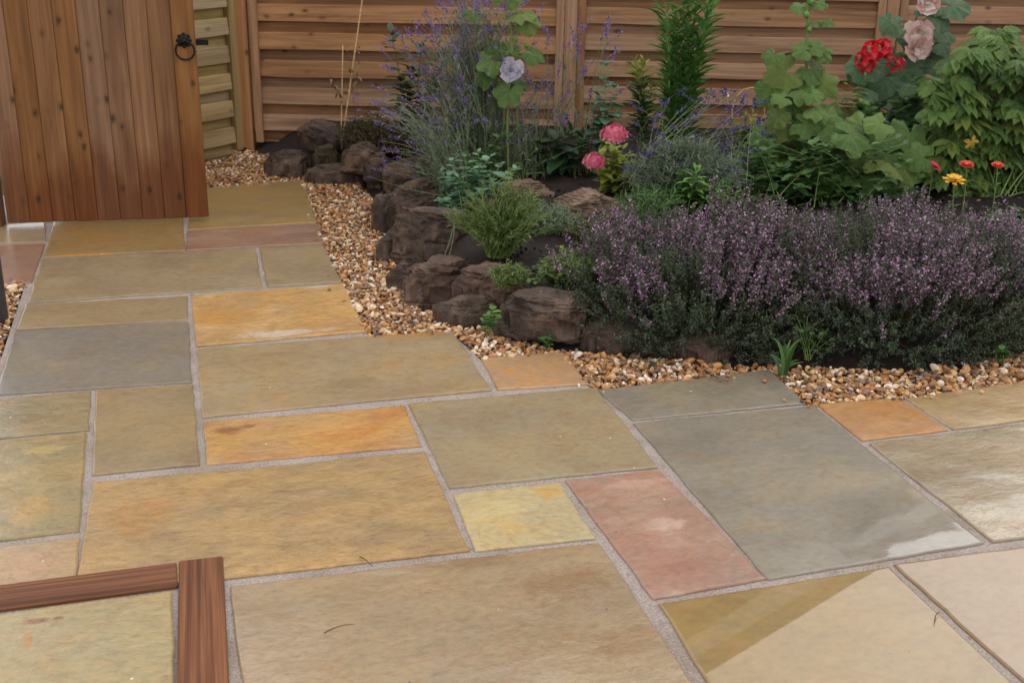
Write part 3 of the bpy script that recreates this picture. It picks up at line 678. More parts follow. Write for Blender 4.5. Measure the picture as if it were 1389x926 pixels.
def rock(box, bz, dr, mat, label, seed, cuts=13, rough=.13, tilt=0.0, sq=.8, rise=None):
    x0, y0, x1, y1 = box
    r_ = np.random.default_rng(seed)
    Pf = at((x0 + x1)/2, y1, bz); D0 = depth(Pf)
    Wd = (x1 - x0)/(FN*W)*D0; Wd = (x1 - x0)/(FN*W)*(D0 + dr*Wd/2); Dp = dr*Wd
    cen = Pf + FH*Dp/2
    zs = np.linspace(bz + .01, bz + .8, 400); ys = np.array([proj([cen[0] + FH[0]*Dp*.1, cen[1] + FH[1]*Dp*.1, z])[1] for z in zs])
    zt = zs[np.argmin(abs(ys - y0))]; h = zt - bz
    v, f = ICO6 if (x1 - x0) > 90 and y1 > 290 else ICO4; v = v.copy()
    v = np.sign(v)*np.abs(v)**(sq*.82); v /= np.abs(v).max()
    v[:, 2] = np.minimum(v[:, 2], .72 + .12*np.array([mnoise.noise((q[0]*1.5 + seed, q[1]*1.5, seed)) for q in v]))
    for _ in range(cuts):
        n = r_.normal(size=3); n[2] = abs(n[2])*.8; n /= np.linalg.norm(n)
        d = r_.uniform(.5, .88); e = np.maximum(0, v @ n - d); v = v - .96*e[:, None]*n
    mx = np.abs(v).max(0); v = v/mx
    n3 = norm(v)
    o3 = Vector((seed*3.1, seed*1.7, seed*.7))
    dsp = np.array([mnoise.fractal(Vector(q)*1.6 + o3, .9, 2.1, 6) for q in v]); rid = np.array([abs(mnoise.noise(Vector((q[0]*2.0 + q[2], q[1]*2.0, q[2]*8)) + o3)) + .5*abs(mnoise.noise(Vector((q[0]*6, q[1]*6, q[2]*9)) + o3)) for q in v])
    v = v + n3*(rough*dsp - .12*rid*rough/.09)[:, None]
    mxx = v.max(0); mnn = v.min(0); v = (v - (mxx + mnn)/2)/((mxx - mnn)/2)
    z = v[:, 2]; zl = h*(z*.5 + .5); zl = np.where(z < -.2, zl - .05, zl)
    zl = zl + tilt*v[:, 0]*h
    w = RH[None]*(v[:, :1]*Wd/2) + FH[None]*(v[:, 1:2]*Dp/2); w[:, 2] = zl
    a = Acc(); a.add(w, f)
    o = obj('rock', a.mesh('rock', True), M[mat], None, (cen[0], cen[1], bz)); tag(o, label, 'rock', 'rockery stones')
    return o
rocks = [
 ((350, 201, 418, 238), 0, .7, 'rk_dark', 'dark flat-topped rock nearest the fence corner on the gravel', .85, 0),
 ((398, 160, 462, 206), .10, .8, 'rk_dark', 'peaked dark rock highest in the far heap by the fence', .95, -.1),
 ((422, 196, 460, 224), .07, .8, 'rk_moss', 'small mossy rock wedged between the dark rocks', .8, 0),
 ((459, 191, 526, 226), .10, .6, 'rk_brown', 'smooth oval brown rock resting on the far heap', .95, .05),
 ((410, 221, 494, 250), 0, .5, 'rk_dark', 'long low dark rock at the foot of the far heap', .75, 0),
 ((490, 213, 528, 238), .07, .7, 'rk_dark', 'small dark rock tucked beside the oval brown rock', .8, 0),
 ((494, 230, 524, 254), 0, .8, 'rk_brown', 'small brown rock at the gravel beside a green sprig', .8, 0),
 ((515, 209, 588, 268), .0, .75, 'rk_brown', 'tall tan-topped rock at the far end of the rock edging', .8, 0),
 ((512, 240, 628, 306), .0, .8, 'rk_brown', 'broad grey-brown rock behind the big dark boulder in the edging', .75, 0),
 ((520, 276, 646, 366), .0, .75, 'rk_dark', 'big dark boulder midway along the rock edging', .75, -.05),
 ((508, 312, 546, 356), -.01, .8, 'rk_dark', 'small dark stone on the gravel below the big boulder', .8, 0),
 ((522, 356, 560, 394), -.01, .8, 'rk_dark', 'small rounded dark stone half sunk in gravel', .95, 0),
 ((545, 342, 656, 416), .0, .8, 'rk_brown', 'blocky dark brown rock at the bend of the rock edging', .7, 0),
 ((610, 356, 722, 420), .05, .7, 'rk_brown', 'brown ridged rock with a rusty sloping face at the bend', .75, .05),
 ((584, 398, 684, 446), -.01, .5, 'rk_dark', 'dark ledge rock under the brown ridged rock', .7, 0),
 ((672, 392, 802, 458), .03, .7, 'rk_dark', 'rounded dark boulder beside the purple shrub', .85, -.05),
 ((664, 428, 740, 464), -.01, .6, 'rk_dark', 'small dark slab rock behind the round-leaved weed', .7, 0),
 ((786, 434, 916, 480), -.01, .5, 'rk_dark', 'low dark rock shaded under the left end of the purple shrub', .75, 0),
 ((900, 452, 1010, 494), -.01, .5, 'rk_dark', 'dark rock mostly hidden beneath the purple shrub', .75, 0),
 ((668, 242, 756, 276), .14, .7, 'rk_tan', 'flat brown rock lying behind the needle-leaved bush', .8, 0),
 ((750, 256, 846, 304), .13, .7, 'rk_tan', 'pale brown flat-topped rock in front of the pink hydrangea', .75, -.1),
 ((756, 288, 822, 326), .08, .5, 'rk_dark', 'dark grey slab rock below the pale flat-topped rock', .75, 0),
 ((500, 262, 540, 318), -.01, .8, 'rk_dark', 'dark upright rock on the gravel at the far end of the edging', .8, 0),
 ((640, 268, 700, 300), .13, .7, 'rk_brown', 'brown rock half hidden behind the needle-leaved bush', .8, 0),
 ((812, 278, 864, 308), .13, .7, 'rk_tan', 'small tan rock at the edge of the purple shrub', .8, 0),
]
for i, (b, bz, dr, mt, lb, sq, tl) in enumerate(rocks): rock(b, bz, dr, mt, lb, 11 + i*3, sq=sq, tilt=tl)

# ------------------------------------------------------------------ fence
FA = R(-17.0); FD = np.array([math.cos(FA), math.sin(FA)]); FP0 = np.array([.75, 4.86])
def frame_empty(name, label, cat, p2, ang, group=None):
    o = thing(name, label, cat, (p2[0], p2[1], 0), group); o.rotation_euler.z = ang; return o
def lmesh(name, lo, hi, bev=0.0):
    a = Acc(); a.box(lo, hi, bev); return a.mesh(name, False)
def slat_mesh(L, hgt, th, seed, lean=0.0):
    """a board with a slightly wavy lower and upper edge, standing in the xz plane, front at -y"""
    n = 10; xs = np.linspace(0, L, n); r_ = np.random.default_rng(seed); w = r_.normal(0, .0011, (2, n))
    v = []
    for i, x in enumerate(xs):
        bow = .003*math.sin(x/L*math.pi*2 + seed)
        for (y, z) in ((-th + bow, 0 + w[0, i]), (-th + bow, hgt - .004 + w[1, i]), (-th + .004 + bow, hgt + w[1, i]), (bow, hgt + w[1, i]), (bow, w[0, i])): v.append((x, y - lean*(1 - z/hgt), z))
    f = []
    for i in range(n - 1):
        for k in range(5):
            a = i*5 + k; b = i*5 + (k + 1) % 5; f += [(a, a + 5, b + 5), (a, b + 5, b)]
    e = (n - 1)*5
    f += [(0, 1, 2), (0, 2, 3), (0, 3, 4), (e, e + 2, e + 1), (e, e + 3, e + 2), (e, e + 4, e + 3)]
    a = Acc(); a.add(v, f); return a.mesh('slat', False)
def panel(label, p2, ang, L, z0, pitch, mf, mb, mv, seed, top=1.78):
    root = frame_empty('lap_fence', label, 'fence', p2, ang, 'lapped fence panels')
    fr = .042
    obj('stile', lmesh('stile', (0, -.040, .03), (fr, .022, top), .002), mv, root)
    obj('stile', lmesh('stile', (L - fr, -.040, .03), (L, .022, top), .002), mv, root)
    obj('batten', lmesh('batten', (L*.5 - .02, .004, .03), (L*.5 + .02, .028, top), .0), mv, root)
    fm = [slat_mesh(L - 2*fr - .002, pitch*.60, .012, seed + k, .009) for k in range(4)]
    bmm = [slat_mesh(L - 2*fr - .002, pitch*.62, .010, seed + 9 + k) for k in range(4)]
    obj('bottom_board', lmesh('bottom_board', (fr + .001, -.014, .03), (L - fr - .001, .0, z0 - .062), .002), mf, root)
    k = 0; z = z0
    while z + pitch < top + .02:
        obj('slat', fm[k % 4], mf, root, (fr + .001, -.010, z))
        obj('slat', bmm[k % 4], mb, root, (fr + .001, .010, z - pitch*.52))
        z += pitch; k += 1
    obj('top_rail', lmesh('top_rail', (-.002, -.032, top), (L + .002, .032, top + .03), .003), mv, root)
    return root
def post(label, p2, ang, w, h, mat):
    o = obj('fence_post', lmesh('fence_post', (-w/2, -w/2, -.05), (w/2, w/2, h), .004), mat, None, (p2[0], p2[1], 0)); o.rotation_euler.z = ang
    return tag(o, label, 'fence post', 'fence posts')
def fs(s): return FP0 + FD*s
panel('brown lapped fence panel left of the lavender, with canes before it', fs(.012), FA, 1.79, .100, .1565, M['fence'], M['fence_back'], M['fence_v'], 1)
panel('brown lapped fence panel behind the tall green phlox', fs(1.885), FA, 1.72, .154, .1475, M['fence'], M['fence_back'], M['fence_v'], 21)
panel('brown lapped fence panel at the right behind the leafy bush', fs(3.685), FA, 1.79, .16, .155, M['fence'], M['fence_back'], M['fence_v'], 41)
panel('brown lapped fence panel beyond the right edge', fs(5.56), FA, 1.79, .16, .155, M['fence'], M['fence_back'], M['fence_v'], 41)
post('square brown post at the fence corner beside the pale panel', fs(-.045), FA, .075, 1.85, M['fence_v'])
post('square brown fence post behind the thin lavender stems', fs(1.8435), FA, .074, 1.85, M['fence_v'])
post('square brown fence post behind the red flower cluster', fs(3.645), FA, .074, 1.85, M['fence_v'])
post('square brown fence post beyond the right edge', fs(5.517), FA, .074, 1.85, M['fence_v'])
# pale treated panel running off behind the gate
c0 = np.array([.635, 4.655]); ga = math.atan2(.14, .17)
gd = np.array([math.cos(ga), math.sin(ga)])
panel('pale green-tinted lapped panel between the gate and the corner post', c0 - gd*1.25, ga, 1.25, .075, .150, M['fence_green'], M['fence_green'], M['fence_green_v'], 61)

# ------------------------------------------------------------------ gate
gL = at(12, 305); gR = at(284, 297)
gdir = (gR - gL)[:2]; gw = np.linalg.norm(gdir); gang = math.atan2(gdir[1], gdir[0])
gate = frame_empty('garden_gate', 'brown vertical board gate with a black ring handle', 'gate', gL[:2], gang)
nb = 9; bw = gw/nb
for k in range(nb):
    fr = -.012 if k == nb - 1 else 0.0
    x0 = k*bw + .0005; x1 = (k + 1)*bw - .0005
    z0 = .012 + (.006 if k == nb - 1 else .002*random.random())
    obj('board', lmesh('board', (x0, -.02 + fr, z0), (x1, 0, 1.8), .0026), M['gate'], gate)
for z in (.22, .95, 1.6): obj('ledge', lmesh('ledge', (.02, .001, z), (gw - .02, .03, z + .1), .003), M['gate'], gate)
hx = gw - bw*.5
# handle height from the photograph
hp = None
for z in np.linspace(.4, 1.4, 1000):
    if abs(proj([gL[0] + math.cos(gang)*hx, gL[1] + math.sin(gang)*hx, z])[1] - 55) < .35: hp = z; break
handle = bpy.data.objects.new('ring_handle', None); col.objects.link(handle); handle.parent = gate; handle.location = (hx, -.034, hp)
def torus(Rr, r, n=28, k=8):
    a = Acc(); th = np.linspace(0, 2*math.pi, n, endpoint=False); ph = np.linspace(0, 2*math.pi, k, endpoint=False)
    T, Q = np.meshgrid(th, ph, indexing='ij')
    v = np.stack([(Rr + r*np.cos(Q))*np.cos(T), r*np.sin(Q), (Rr + r*np.cos(Q))*np.sin(T)], -1).reshape(-1, 3); f = []
    for i in range(n):
        for j in range(k):
            p0 = i*k + j; p1 = i*k + (j + 1) % k; p2 = ((i + 1) % n)*k + j; p3 = ((i + 1) % n)*k + (j + 1) % k
            f += [(p0, p2, p3), (p0, p3, p1)]
    a.add(v, f); return a
tr = torus(.040, .0042); tr.v[0] = tr.v[0]*np.array([1, 1, 1.0]) + np.array([0.003, -.012, -.038]); obj('ring', tr.mesh('ring'), M['iron'], handle)
pl = Acc(); v, f = ICO2
pl.add(v*np.array([.028, .006, .028]) + [0, -.002, .004], f); pl.add(v*np.array([.012, .014, .014]) + [0, -.008, .003], f)
for a_ in range(8):
    pl.add(v*np.array([.008, .005, .008]) + [.026*math.cos(a_*math.pi/4), -.002, .004 + .026*math.sin(a_*math.pi/4)], f)
obj('backplate', pl.mesh('backplate'), M['iron'], handle)
lt = obj('latch_bar', lmesh('latch_bar', (gw - .05, .004, hp - .022), (gw + .052, .014, hp + .002), .001), M['iron'], gate)
post('weathered post on the hinge side of the gate', gL[:2] + np.array([-.065, .02]), gang, .09, 1.9, M['gate'])
# dark pipe at the left edge
pb = at(13, 432) - np.array([.008, 0, 0]); a = Acc()
tubes(a, [[pb[0] - .028, pb[1], -.03], [pb[0] - .028, pb[1], .02], [pb[0] - .028, pb[1], 2.4]], .034, .034, 20)
dp = thing('drainpipe', 'dark round drainpipe standing in the gravel at the left edge', 'drainpipe', (pb[0] - .028, pb[1], 0))
build('pipe', a, M['dark_post'], dp)
a = Acc(); tubes(a, [[pb[0] - .028, pb[1], 1.2], [pb[0] - .028, pb[1], 1.26]], .040, .040, 20); build('collar', a, M['dark_post'], dp)

# ------------------------------------------------------------------ house behind the fence (its gable is mirrored in the wet paving)
m, t, p = newmat('house_brick'); br = nd(t, 'ShaderNodeTexBrick', Scale=4.2)
t.links.new(mapped(t, (1, 1, 1), rot=(R(90), 0, 0)), br.inputs['Vector'])
br.inputs['Color1'].default_value = lin((118, 74, 56)); br.inputs['Color2'].default_value = lin((98, 62, 50)); br.inputs['Mortar'].default_value = lin((140, 130, 118))
t.links.new(br.outputs['Color'], p.inputs['Base Color']); p.inputs['Roughness'].default_value = .9; M['brick'] = m
M['tile'] = plainmat('roof_tile', (70, 50, 44), .8, var=.25, scale=8); M['upvc'] = plainmat('white_board', (225, 225, 222), .4, var=.03)
m, t, p = newmat('window_glass'); p.inputs['Base Color'].default_value = (.02, .025, .03, 1); p.inputs['Roughness'].default_value = .05; M['pane'] = m
hx0, hx1, hy0, hy1, ez, rx, rz = -.9, 10.9, 9.2, 17.0, 4.93, 5.0, 8.02
house = thing('brick_house', 'brick house with white gable boards beyond the fence', 'house', (rx, hy0, -.07))
a = Acc(); a.add([[hx0 + .3, hy0, -.07], [hx1 - .3, hy0, -.07], [hx1 - .3, hy0, ez - .12], [rx, hy0, rz - .26], [hx0 + .3, hy0, ez - .12],
                  [hx0 + .3, hy1, -.07], [hx1 - .3, hy1, -.07], [hx1 - .3, hy1, ez - .12], [rx, hy1, rz - .26], [hx0 + .3, hy1, ez - .12]],
                 [[0, 1, 2], [0, 2, 3], [0, 3, 4], [5, 7, 6], [5, 8, 7], [5, 9, 8], [0, 4, 9], [0, 9, 5], [1, 6, 7], [1, 7, 2]])
build('wall', a, M['brick'], house, False)
def slope(x0, z0, x1, z1, y0, y1, th):
    n = np.array([-(z1 - z0), x1 - x0]); n = n/np.linalg.norm(n)*th
    if n[1] < 0: n = -n
    c = [(x0, z0), (x1, z1), (x1 + n[0], z1 + n[1]), (x0 + n[0], z0 + n[1])]
    v = [[x, y0, z] for x, z in c] + [[x, y1, z] for x, z in c]
    return v, [[0, 1, 2], [0, 2, 3], [4, 6, 5], [4, 7, 6], [0, 4, 5], [0, 5, 1], [1, 5, 6], [1, 6, 2], [2, 6, 7], [2, 7, 3], [3, 7, 4], [3, 4, 0]]
for sx in (hx0, hx1):
    a = Acc(); a.add(*slope(sx, ez - .24, rx, rz - .25, hy0 - .28, hy1 + .2, .25)); build('roof', a, M['tile'], house, False)
    a = Acc(); a.add(*slope(sx, ez - .62, rx, rz - .63, hy0 - .25, hy0 - .22, .34)); build('gable_board', a, M['upvc'], house, False)
for (x0, x1, z0, z1) in ((2.2, 3.6, 3.2, 4.5), (6.4, 7.8, 3.2, 4.5)):
    a = Acc(); a.box((x0, hy0 - .03, z0), (x1, hy0 + .02, z1)); w_ = build('window', a, M['upvc'], house, False)
    for q in (0, 1):
        a = Acc(); xm = x0 + (x1 - x0)/2*q; a.box((xm + .06, hy0 - .035, z0 + .07), (xm + (x1 - x0)/2 - .06, hy0 - .01, z1 - .07)); build('pane', a, M['pane'], w_, False)

#PLANTS
# ------------------------------------------------------------------ plants
def atv(px, py, B, off=0.0):           # a place in the upright plane that faces the viewer through B
    d = ray(px, py); return CAM + d*((((B - CAM) @ FH) + off)/(d @ FH))
def at_soil(px, py):
    z = .16
    for _ in range(4): q = at(px, py, z); z = float(soil_z(q[0], q[1]))
    return at(px, py, z)
M['lav_leaf'] = leafmat('lavender_leaf', [(66, 82, 63), (93, 109, 88), (115, 127, 108)], .6, .15)
M['lav_stem'] = leafmat('lavender_stem', [(92, 104, 72), (120, 128, 96)], .6, 0)
M['lav_flower'] = leafmat('lavender_flower', [(84, 64, 120), (112, 88, 147), (134, 105, 161)], .7, .2)
M['lav_dark'] = leafmat('lavender_dark_flower', [(48, 40, 86), (66, 54, 112), (84, 70, 136)], .7, .2)
M['sav_leaf'] = leafmat('shrub_leaf', [(44, 56, 42), (64, 78, 60), (86, 102, 80)], .7, .1, .15)
M['sav_calyx'] = leafmat('shrub_calyx', [(92, 76, 86), (114, 98, 106), (130, 116, 120)], .7, .15)
M['sav_flower'] = leafmat('shrub_flower', [(144, 106, 140), (164, 126, 158), (184, 152, 178)], .7, .25)
M['twig'] = leafmat('woody_twig', [(48, 37, 28), (74, 58, 42), (92, 76, 56)], .8, 0)
M['stem_green'] = leafmat('green_stem', [(96, 118, 62), (120, 142, 80)], .5, 0)
M['stem_dark'] = leafmat('dark_stem', [(66, 50, 50), (88, 66, 60)], .5, 0)
M['leaf_mid'] = leafmat('mid_green_leaf', [(48, 77, 39), (66, 100, 50), (88, 124, 64)], .45, .3)
M['leaf_green'] = leafmat('fresh_green_leaf', [(66, 106, 48), (86, 128, 60), (108, 150, 74)], .45, .35)
M['leaf_dark'] = leafmat('dark_green_leaf', [(30, 52, 30), (43, 70, 41), (59, 88, 54)], .4, .2)
M['leaf_bright'] = leafmat('bright_green_leaf', [(77, 117, 50), (100, 142, 64), (120, 158, 79)], .45, .35)
M['leaf_lime'] = leafmat('lime_leaf', [(110, 130, 45), (135, 151, 59), (153, 156, 72)], .5, .35)
M['leaf_yellow'] = leafmat('yellow_leaf', [(166, 139, 50), (181, 156, 70)], .5, .3)
M['needle'] = leafmat('needle_leaf', [(66, 86, 41), (90, 109, 54), (113, 129, 70)], .55, .2)
M['moss'] = leafmat('low_heath', [(52, 59, 30), (70, 75, 39), (86, 75, 45)], .7, .1)
M['holly'] = leafmat('hollyhock_leaf', [(60, 98, 42), (86, 124, 58), (116, 150, 78), (72, 110, 56), (126, 144, 72)], .55, .25, .3, True)
M['holly_blue'] = leafmat('hollyhock_blue_leaf', [(80, 116, 92), (100, 134, 106), (72, 106, 78)], .55, .25, .3, True)
M['columb'] = leafmat('columbine_leaf', [(73, 108, 82), (93, 127, 99), (111, 144, 111)], .55, .25)
M['palm_leaf'] = leafmat('palmate_leaf', [(56, 94, 40), (86, 128, 56), (122, 158, 78), (68, 108, 52), (134, 152, 66)], .45, .3, .35, True)
M['white_petal'] = leafmat('white_lilac_petal', [(166, 161, 175), (188, 185, 194), (151, 144, 168)], .6, .3)
M['blush_petal'] = leafmat('blush_petal', [(181, 135, 127), (195, 163, 154), (198, 185, 171)], .6, .3)
M['pink_petal'] = leafmat('pink_petal', [(185, 71, 102), (203, 100, 125), (212, 129, 146)], .6, .3)
M['red_petal'] = leafmat('red_petal', [(176, 14, 34), (206, 28, 46), (222, 52, 66)], .5, .2)
M['coral_petal'] = leafmat('coral_petal', [(204, 58, 52), (224, 88, 72)], .5, .25)
M['magenta_petal'] = leafmat('magenta_petal', [(204, 42, 92), (222, 74, 118)], .5, .25)
M['yellow_petal'] = leafmat('yellow_petal', [(220, 164, 40), (232, 186, 66)], .5, .25)
M['white_small'] = leafmat('white_small_petal', [(226, 222, 220), (238, 236, 232)], .6, .3)
M['dry'] = leafmat('dry_leaf', [(112, 90, 62), (140, 116, 84)], .8, .1)

def spikes(name, label, cat, bases, tips, stem_r=.0011, leaf=None, head=None, ctrl=.55, mats=('lav_stem', 'lav_leaf', 'lav_flower'), extra=None, K=7, wob=.02):
    """many fine stems with narrow leaves and small flower heads. leaf=(t0,t1,n,L,W) head=(t0,n,spread,size)"""
    bases = np.asarray(bases); tips = np.asarray(tips); N = len(tips)
    root = thing(name, label, cat, bases.mean(0) - np.array([0, 0, .01]))
    h = tips - bases
    c = bases + h*np.array([.3, .3, ctrl + .2]) + rng.normal(0, wob, (N, 3))
    pts = bez(bases, c, tips, K)
    a = Acc(); tubes(a, pts, stem_r*1.6, stem_r*.7, 3); build('stems', a, M[mats[0]], root, kind='stuff')
    if leaf:
        t0, t1, n, L, Wd = leaf
        t_ = rng.uniform(t0, t1, (N, n)); q, T = along(pts, t_); q = q.reshape(-1, 3); T = T.reshape(-1, 3)
        d = norm(T*.9 + rdir(len(q))*.8)
        a = Acc(); leaves(a, q, d, rdir(len(q))*.6 + np.array([0, 0, 1]), L*rng.uniform(.6, 1.25, len(q)), Wd*rng.uniform(.7, 1.2, len(q)), BLADE if L > .02 else MINI)
        build('foliage', a, M[mats[1]], root, kind='stuff')
    if head:
        t0, n, spr, size = head
        t_ = rng.uniform(t0, 1.0, (N, n)); q, T = along(pts, t_); q = q.reshape(-1, 3) + rdir(N*n)*spr*rng.random((N*n, 1)); T = T.reshape(-1, 3)
        d = norm(rdir(len(q)) + T*.7)
        a = Acc(); leaves(a, q, d, rdir(len(q)), size*rng.uniform(.7, 1.3, len(q)), size*.7*rng.uniform(.7, 1.3, len(q)), MINI)
        build('flower_heads', a, M[mats[2]], root, kind='stuff')
    return root, pts
def disc(B, n, r):
    a_ = rng.uniform(0, 2*math.pi, n); q = r*np.sqrt(rng.random(n))
    return np.asarray(B)[None] + np.stack([q*np.cos(a_), q*np.sin(a_), np.zeros(n)], 1)
def off(B, dx, dy, dz): return np.asarray(B) + RH*np.asarray(dx)[..., None] + FH*np.asarray(dy)[..., None] + np.array([0, 0, 1.])*np.asarray(dz)[..., None]

# big lavender at the back
B = at_soil(655, 236)
N = 470; px = np.where(rng.random(N) < .65, rng.normal(632, 42, N), rng.uniform(505, 720, N)); lo = np.where(px < 620, (620 - px)*.75, np.abs(px - 650)*.25); py = lo - 25 + 190*rng.random(N)**1.25
tp = np.stack([atv(x, y, B, o_) for x, y, o_ in zip(px, py, rng.normal(.08, .16, N))])
spikes('lavender_bush', 'large loose lavender bush with violet flower tips beside the white hollyhock', 'lavender', disc(B, N, .11), tp, .0011, (.05, .8, 26, .040, .0042), (.92, 15, .011, .011), .45, wob=.05)
# low arching stems of the same kind over the rocks, left
B = at_soil(615, 262)
N = 60; px = rng.uniform(478, 640, N); py = 118 + rng.random(N)*130
tp = np.stack([atv(x, y, B, rng.uniform(-.25, .3)) for x, y in zip(px, py)]); tp[:, 2] = np.maximum(tp[:, 2], .14)
spikes('lavender_bush', 'low arching lavender with sparse violet tips leaning over the far rocks', 'lavender', disc(B, N, .08), tp, .0011, (.05, .75, 22, .036, .0032), (.95, 10, .010, .009), .75, wob=.05)
# thin verbena-like stems before the post
B = at_soil(770, 232)
N = 34; px = rng.normal(785, 38, N); py = rng.uniform(5, 165, N)
tp = np.stack([atv(x, y, B, rng.uniform(-.15, .25)) for x, y in zip(px, py)])
spikes('wispy_lavender', 'tall thin lavender stems with violet tips in front of the middle fence post', 'lavender', disc(B, N, .12), tp, .0013, (.1, .8, 8, .03, .0035), (.80, 26, .011, .0125), .5)
B = at_soil(715, 240)
N = 70; px = rng.normal(722, 26, N); py = rng.uniform(95, 215, N)
tp = np.stack([atv(x, y, B, rng.uniform(-.2, .2)) for x, y in zip(px, py)])
spikes('wispy_lavender', 'hazy tuft of grey lavender between the white hollyhock and the post', 'lavender', disc(B, N, .1), tp, .001, (.1, .85, 16, .03, .003), (.93, 8, .01, .009), .5)
# grey lavender mound with dark spikes
B = at_soil(925, 280)
N = 420; th = rng.uniform(0, 2*math.pi, N); rr = np.sqrt(rng.random(N)); dx = .27*rr*np.cos(th); dy = .22*rr*np.sin(th); dz = .27*np.sqrt(np.maximum(0, 1 - rr**2*.8)) + rng.normal(0, .02, N)
spikes('lavender_mound', 'dense grey-green lavender mound right of the hydrangea', 'lavender', disc(B, N, .12), off(B, dx, dy, dz), .0012, (.25, 1.0, 34, .034, .0034), None, .5)
N = 85; px = rng.uniform(842, 1050, N); py = rng.uniform(118, 235, N)
tp = np.stack([atv(x, y, B, rng.uniform(-.15, .35)) for x, y in zip(px, py)])
spikes('lavender_spikes', 'dark violet lavender spikes rising above the grey mound', 'lavender', off(B, rng.uniform(-.25, .3, N), rng.uniform(-.1, .3, N), np.full(N, .12)), tp, .001, (.0, .4, 6, .03, .003), (.84, 30, .0075, .0105), .5, ('lav_stem', 'lav_leaf', 'lav_dark'))

# purple flowering shrubs along the gravel
def purple_shrub(label, B, rx, ry, h, N, seed, green=()):
    global rng
    old = rng; rng = np.random.default_rng(seed)
    root = thing('flowering_shrub', label, 'shrub', B, 'purple shrubs along the gravel')
    th = rng.uniform(0, 2*math.pi, N); rr = rng.random(N)**.5
    dx = rx*rr*np.cos(th); dy = ry*rr*np.sin(th)
    dz = h*np.sqrt(np.maximum(0, 1 - (rr*.97)**2.6))*rng.uniform(.82, 1.06, N)
    lump = np.array([mnoise.fractal((x*3.2 + seed, y*3.2, 0), 1, 2, 3) for x, y in zip(dx, dy)])
    dz = dz*(1 + .42*lump) + .03 + (rng.random(N) < .12)*rng.uniform(.0, .07, N)
    dx = dx + rng.normal(0, .035, N); dy = dy + rng.normal(0, .03, N)
    low = rr > .80; dz[low] = rng.uniform(-.01, .24, low.sum())
    sp_ = rng.random(N) < .10; dx = np.where(sp_, dx*1.22, dx); dy = np.where(sp_, dy*1.2, dy); dz = np.where(sp_, dz*.8, dz)
    base = off(B, dx*.42 + rng.normal(0, .05, N), dy*.42 + rng.normal(0, .04, N), np.full(N, -.02))
    tip = off(B, dx, dy, dz)
    ctr = off(B, dx*.78, dy*.78, dz*.35)
    pts = bez(base, ctr, tip, 7) ; pts[:, 1:-1] += rng.normal(0, .008, pts[:, 1:-1].shape)
    a = Acc(); tubes(a, pts, .0022, .0007, 3); build('stems', a, M['twig'], root, kind='stuff')
    # leafy side shoots, flower spires
    nl = 60; t_ = 1 - rng.random((N, nl))**1.25*.62; q, T = along(pts, t_); q = q.reshape(-1, 3); T = T.reshape(-1, 3)
    q = q + rdir(len(q))*.012*rng.random((len(q), 1))
    a = Acc(); leaves(a, q, norm(T*.6 + rdir(len(q))), rdir(len(q))*.7 + np.array([0, 0, .8]), .0115*rng.uniform(.6, 1.3, len(q)), .0042*rng.uniform(.7, 1.3, len(q)), MINI)
    build('foliage', a, M['sav_leaf'], root, kind='stuff')
    fl = np.array([mnoise.noise((x*4.5 + seed*2, y*4.5, 3)) for x, y in zip(dx, dy)]) > -.22
    fl &= ~(low & (rng.random(N) < .8)); fl &= ~((dy < -.15*ry) & (dz < .62*h) & (rng.random(N) < .9)); fl &= rng.random(N) < .85; pf = pts[fl]; nf = len(pf)
    m1 = 34; t_ = 1 - rng.random((nf, m1))*.30; q, T = along(pf, t_); q = q.reshape(-1, 3) + rdir(nf*m1)*.0065*rng.random((nf*m1, 1)); T = T.reshape(-1, 3)
    a = Acc(); leaves(a, q, norm(rdir(len(q)) + T*.6), rdir(len(q)), .0085*rng.uniform(.7, 1.3, len(q)), .005, MINI); build('calyces', a, M['sav_calyx'], root, kind='stuff')
    m2 = 20; t_ = 1 - rng.random((nf, m2))*.28; q, T = along(pf, t_); q = q.reshape(-1, 3) + rdir(nf*m2)*.010; 
    a = Acc(); leaves(a, q, rdir(len(q)), rdir(len(q)), .0092*rng.uniform(.7, 1.3, len(q)), .0075, MINI); build('flowers', a, M['sav_flower'], root, kind='stuff')
    # bare twigs showing low down
    n = 520; s_ = rng.integers(0, N, n); q0, _ = along(pts[s_], rng.uniform(.05, .5, (n, 1))); q0 = q0[:, 0]
    q1 = q0 + np.stack([rng.normal(0, .05, n), rng.normal(-.02, .05, n), rng.normal(-.005, .04, n)], 1); q1[:, 2] = np.maximum(q1[:, 2], .01)
    a = Acc(); tubes(a, bez(q0, (q0 + q1)/2 + rng.normal(0, .02, (n, 3)), q1, 5), .0012, .0005, 3); build('twigs', a, M['twig'], root, kind='stuff')
    rng = old
    return root
S1 = at(962, 478); S1 = np.array([S1[0] + FH[0]*.31, S1[1] + FH[1]*.31, .0])
purple_shrub('left purple-flowered shrub overhanging the dark boulders', S1, .53, .44, .37, 2000, 31)
S2 = at(1235, 482); S2 = np.array([S2[0] + FH[0]*.31, S2[1] + FH[1]*.31, .0])
purple_shrub('right purple-flowered shrub with bare twigs above the gravel', S2, .60, .46, .38, 2100, 47)
S3 = at(1440, 470); S3 = np.array([S3[0] + FH[0]*.30, S3[1] + FH[1]*.30, .03])
purple_shrub('purple-flowered shrub cut off by the right edge', S3, .36, .34, .30, 800, 53)

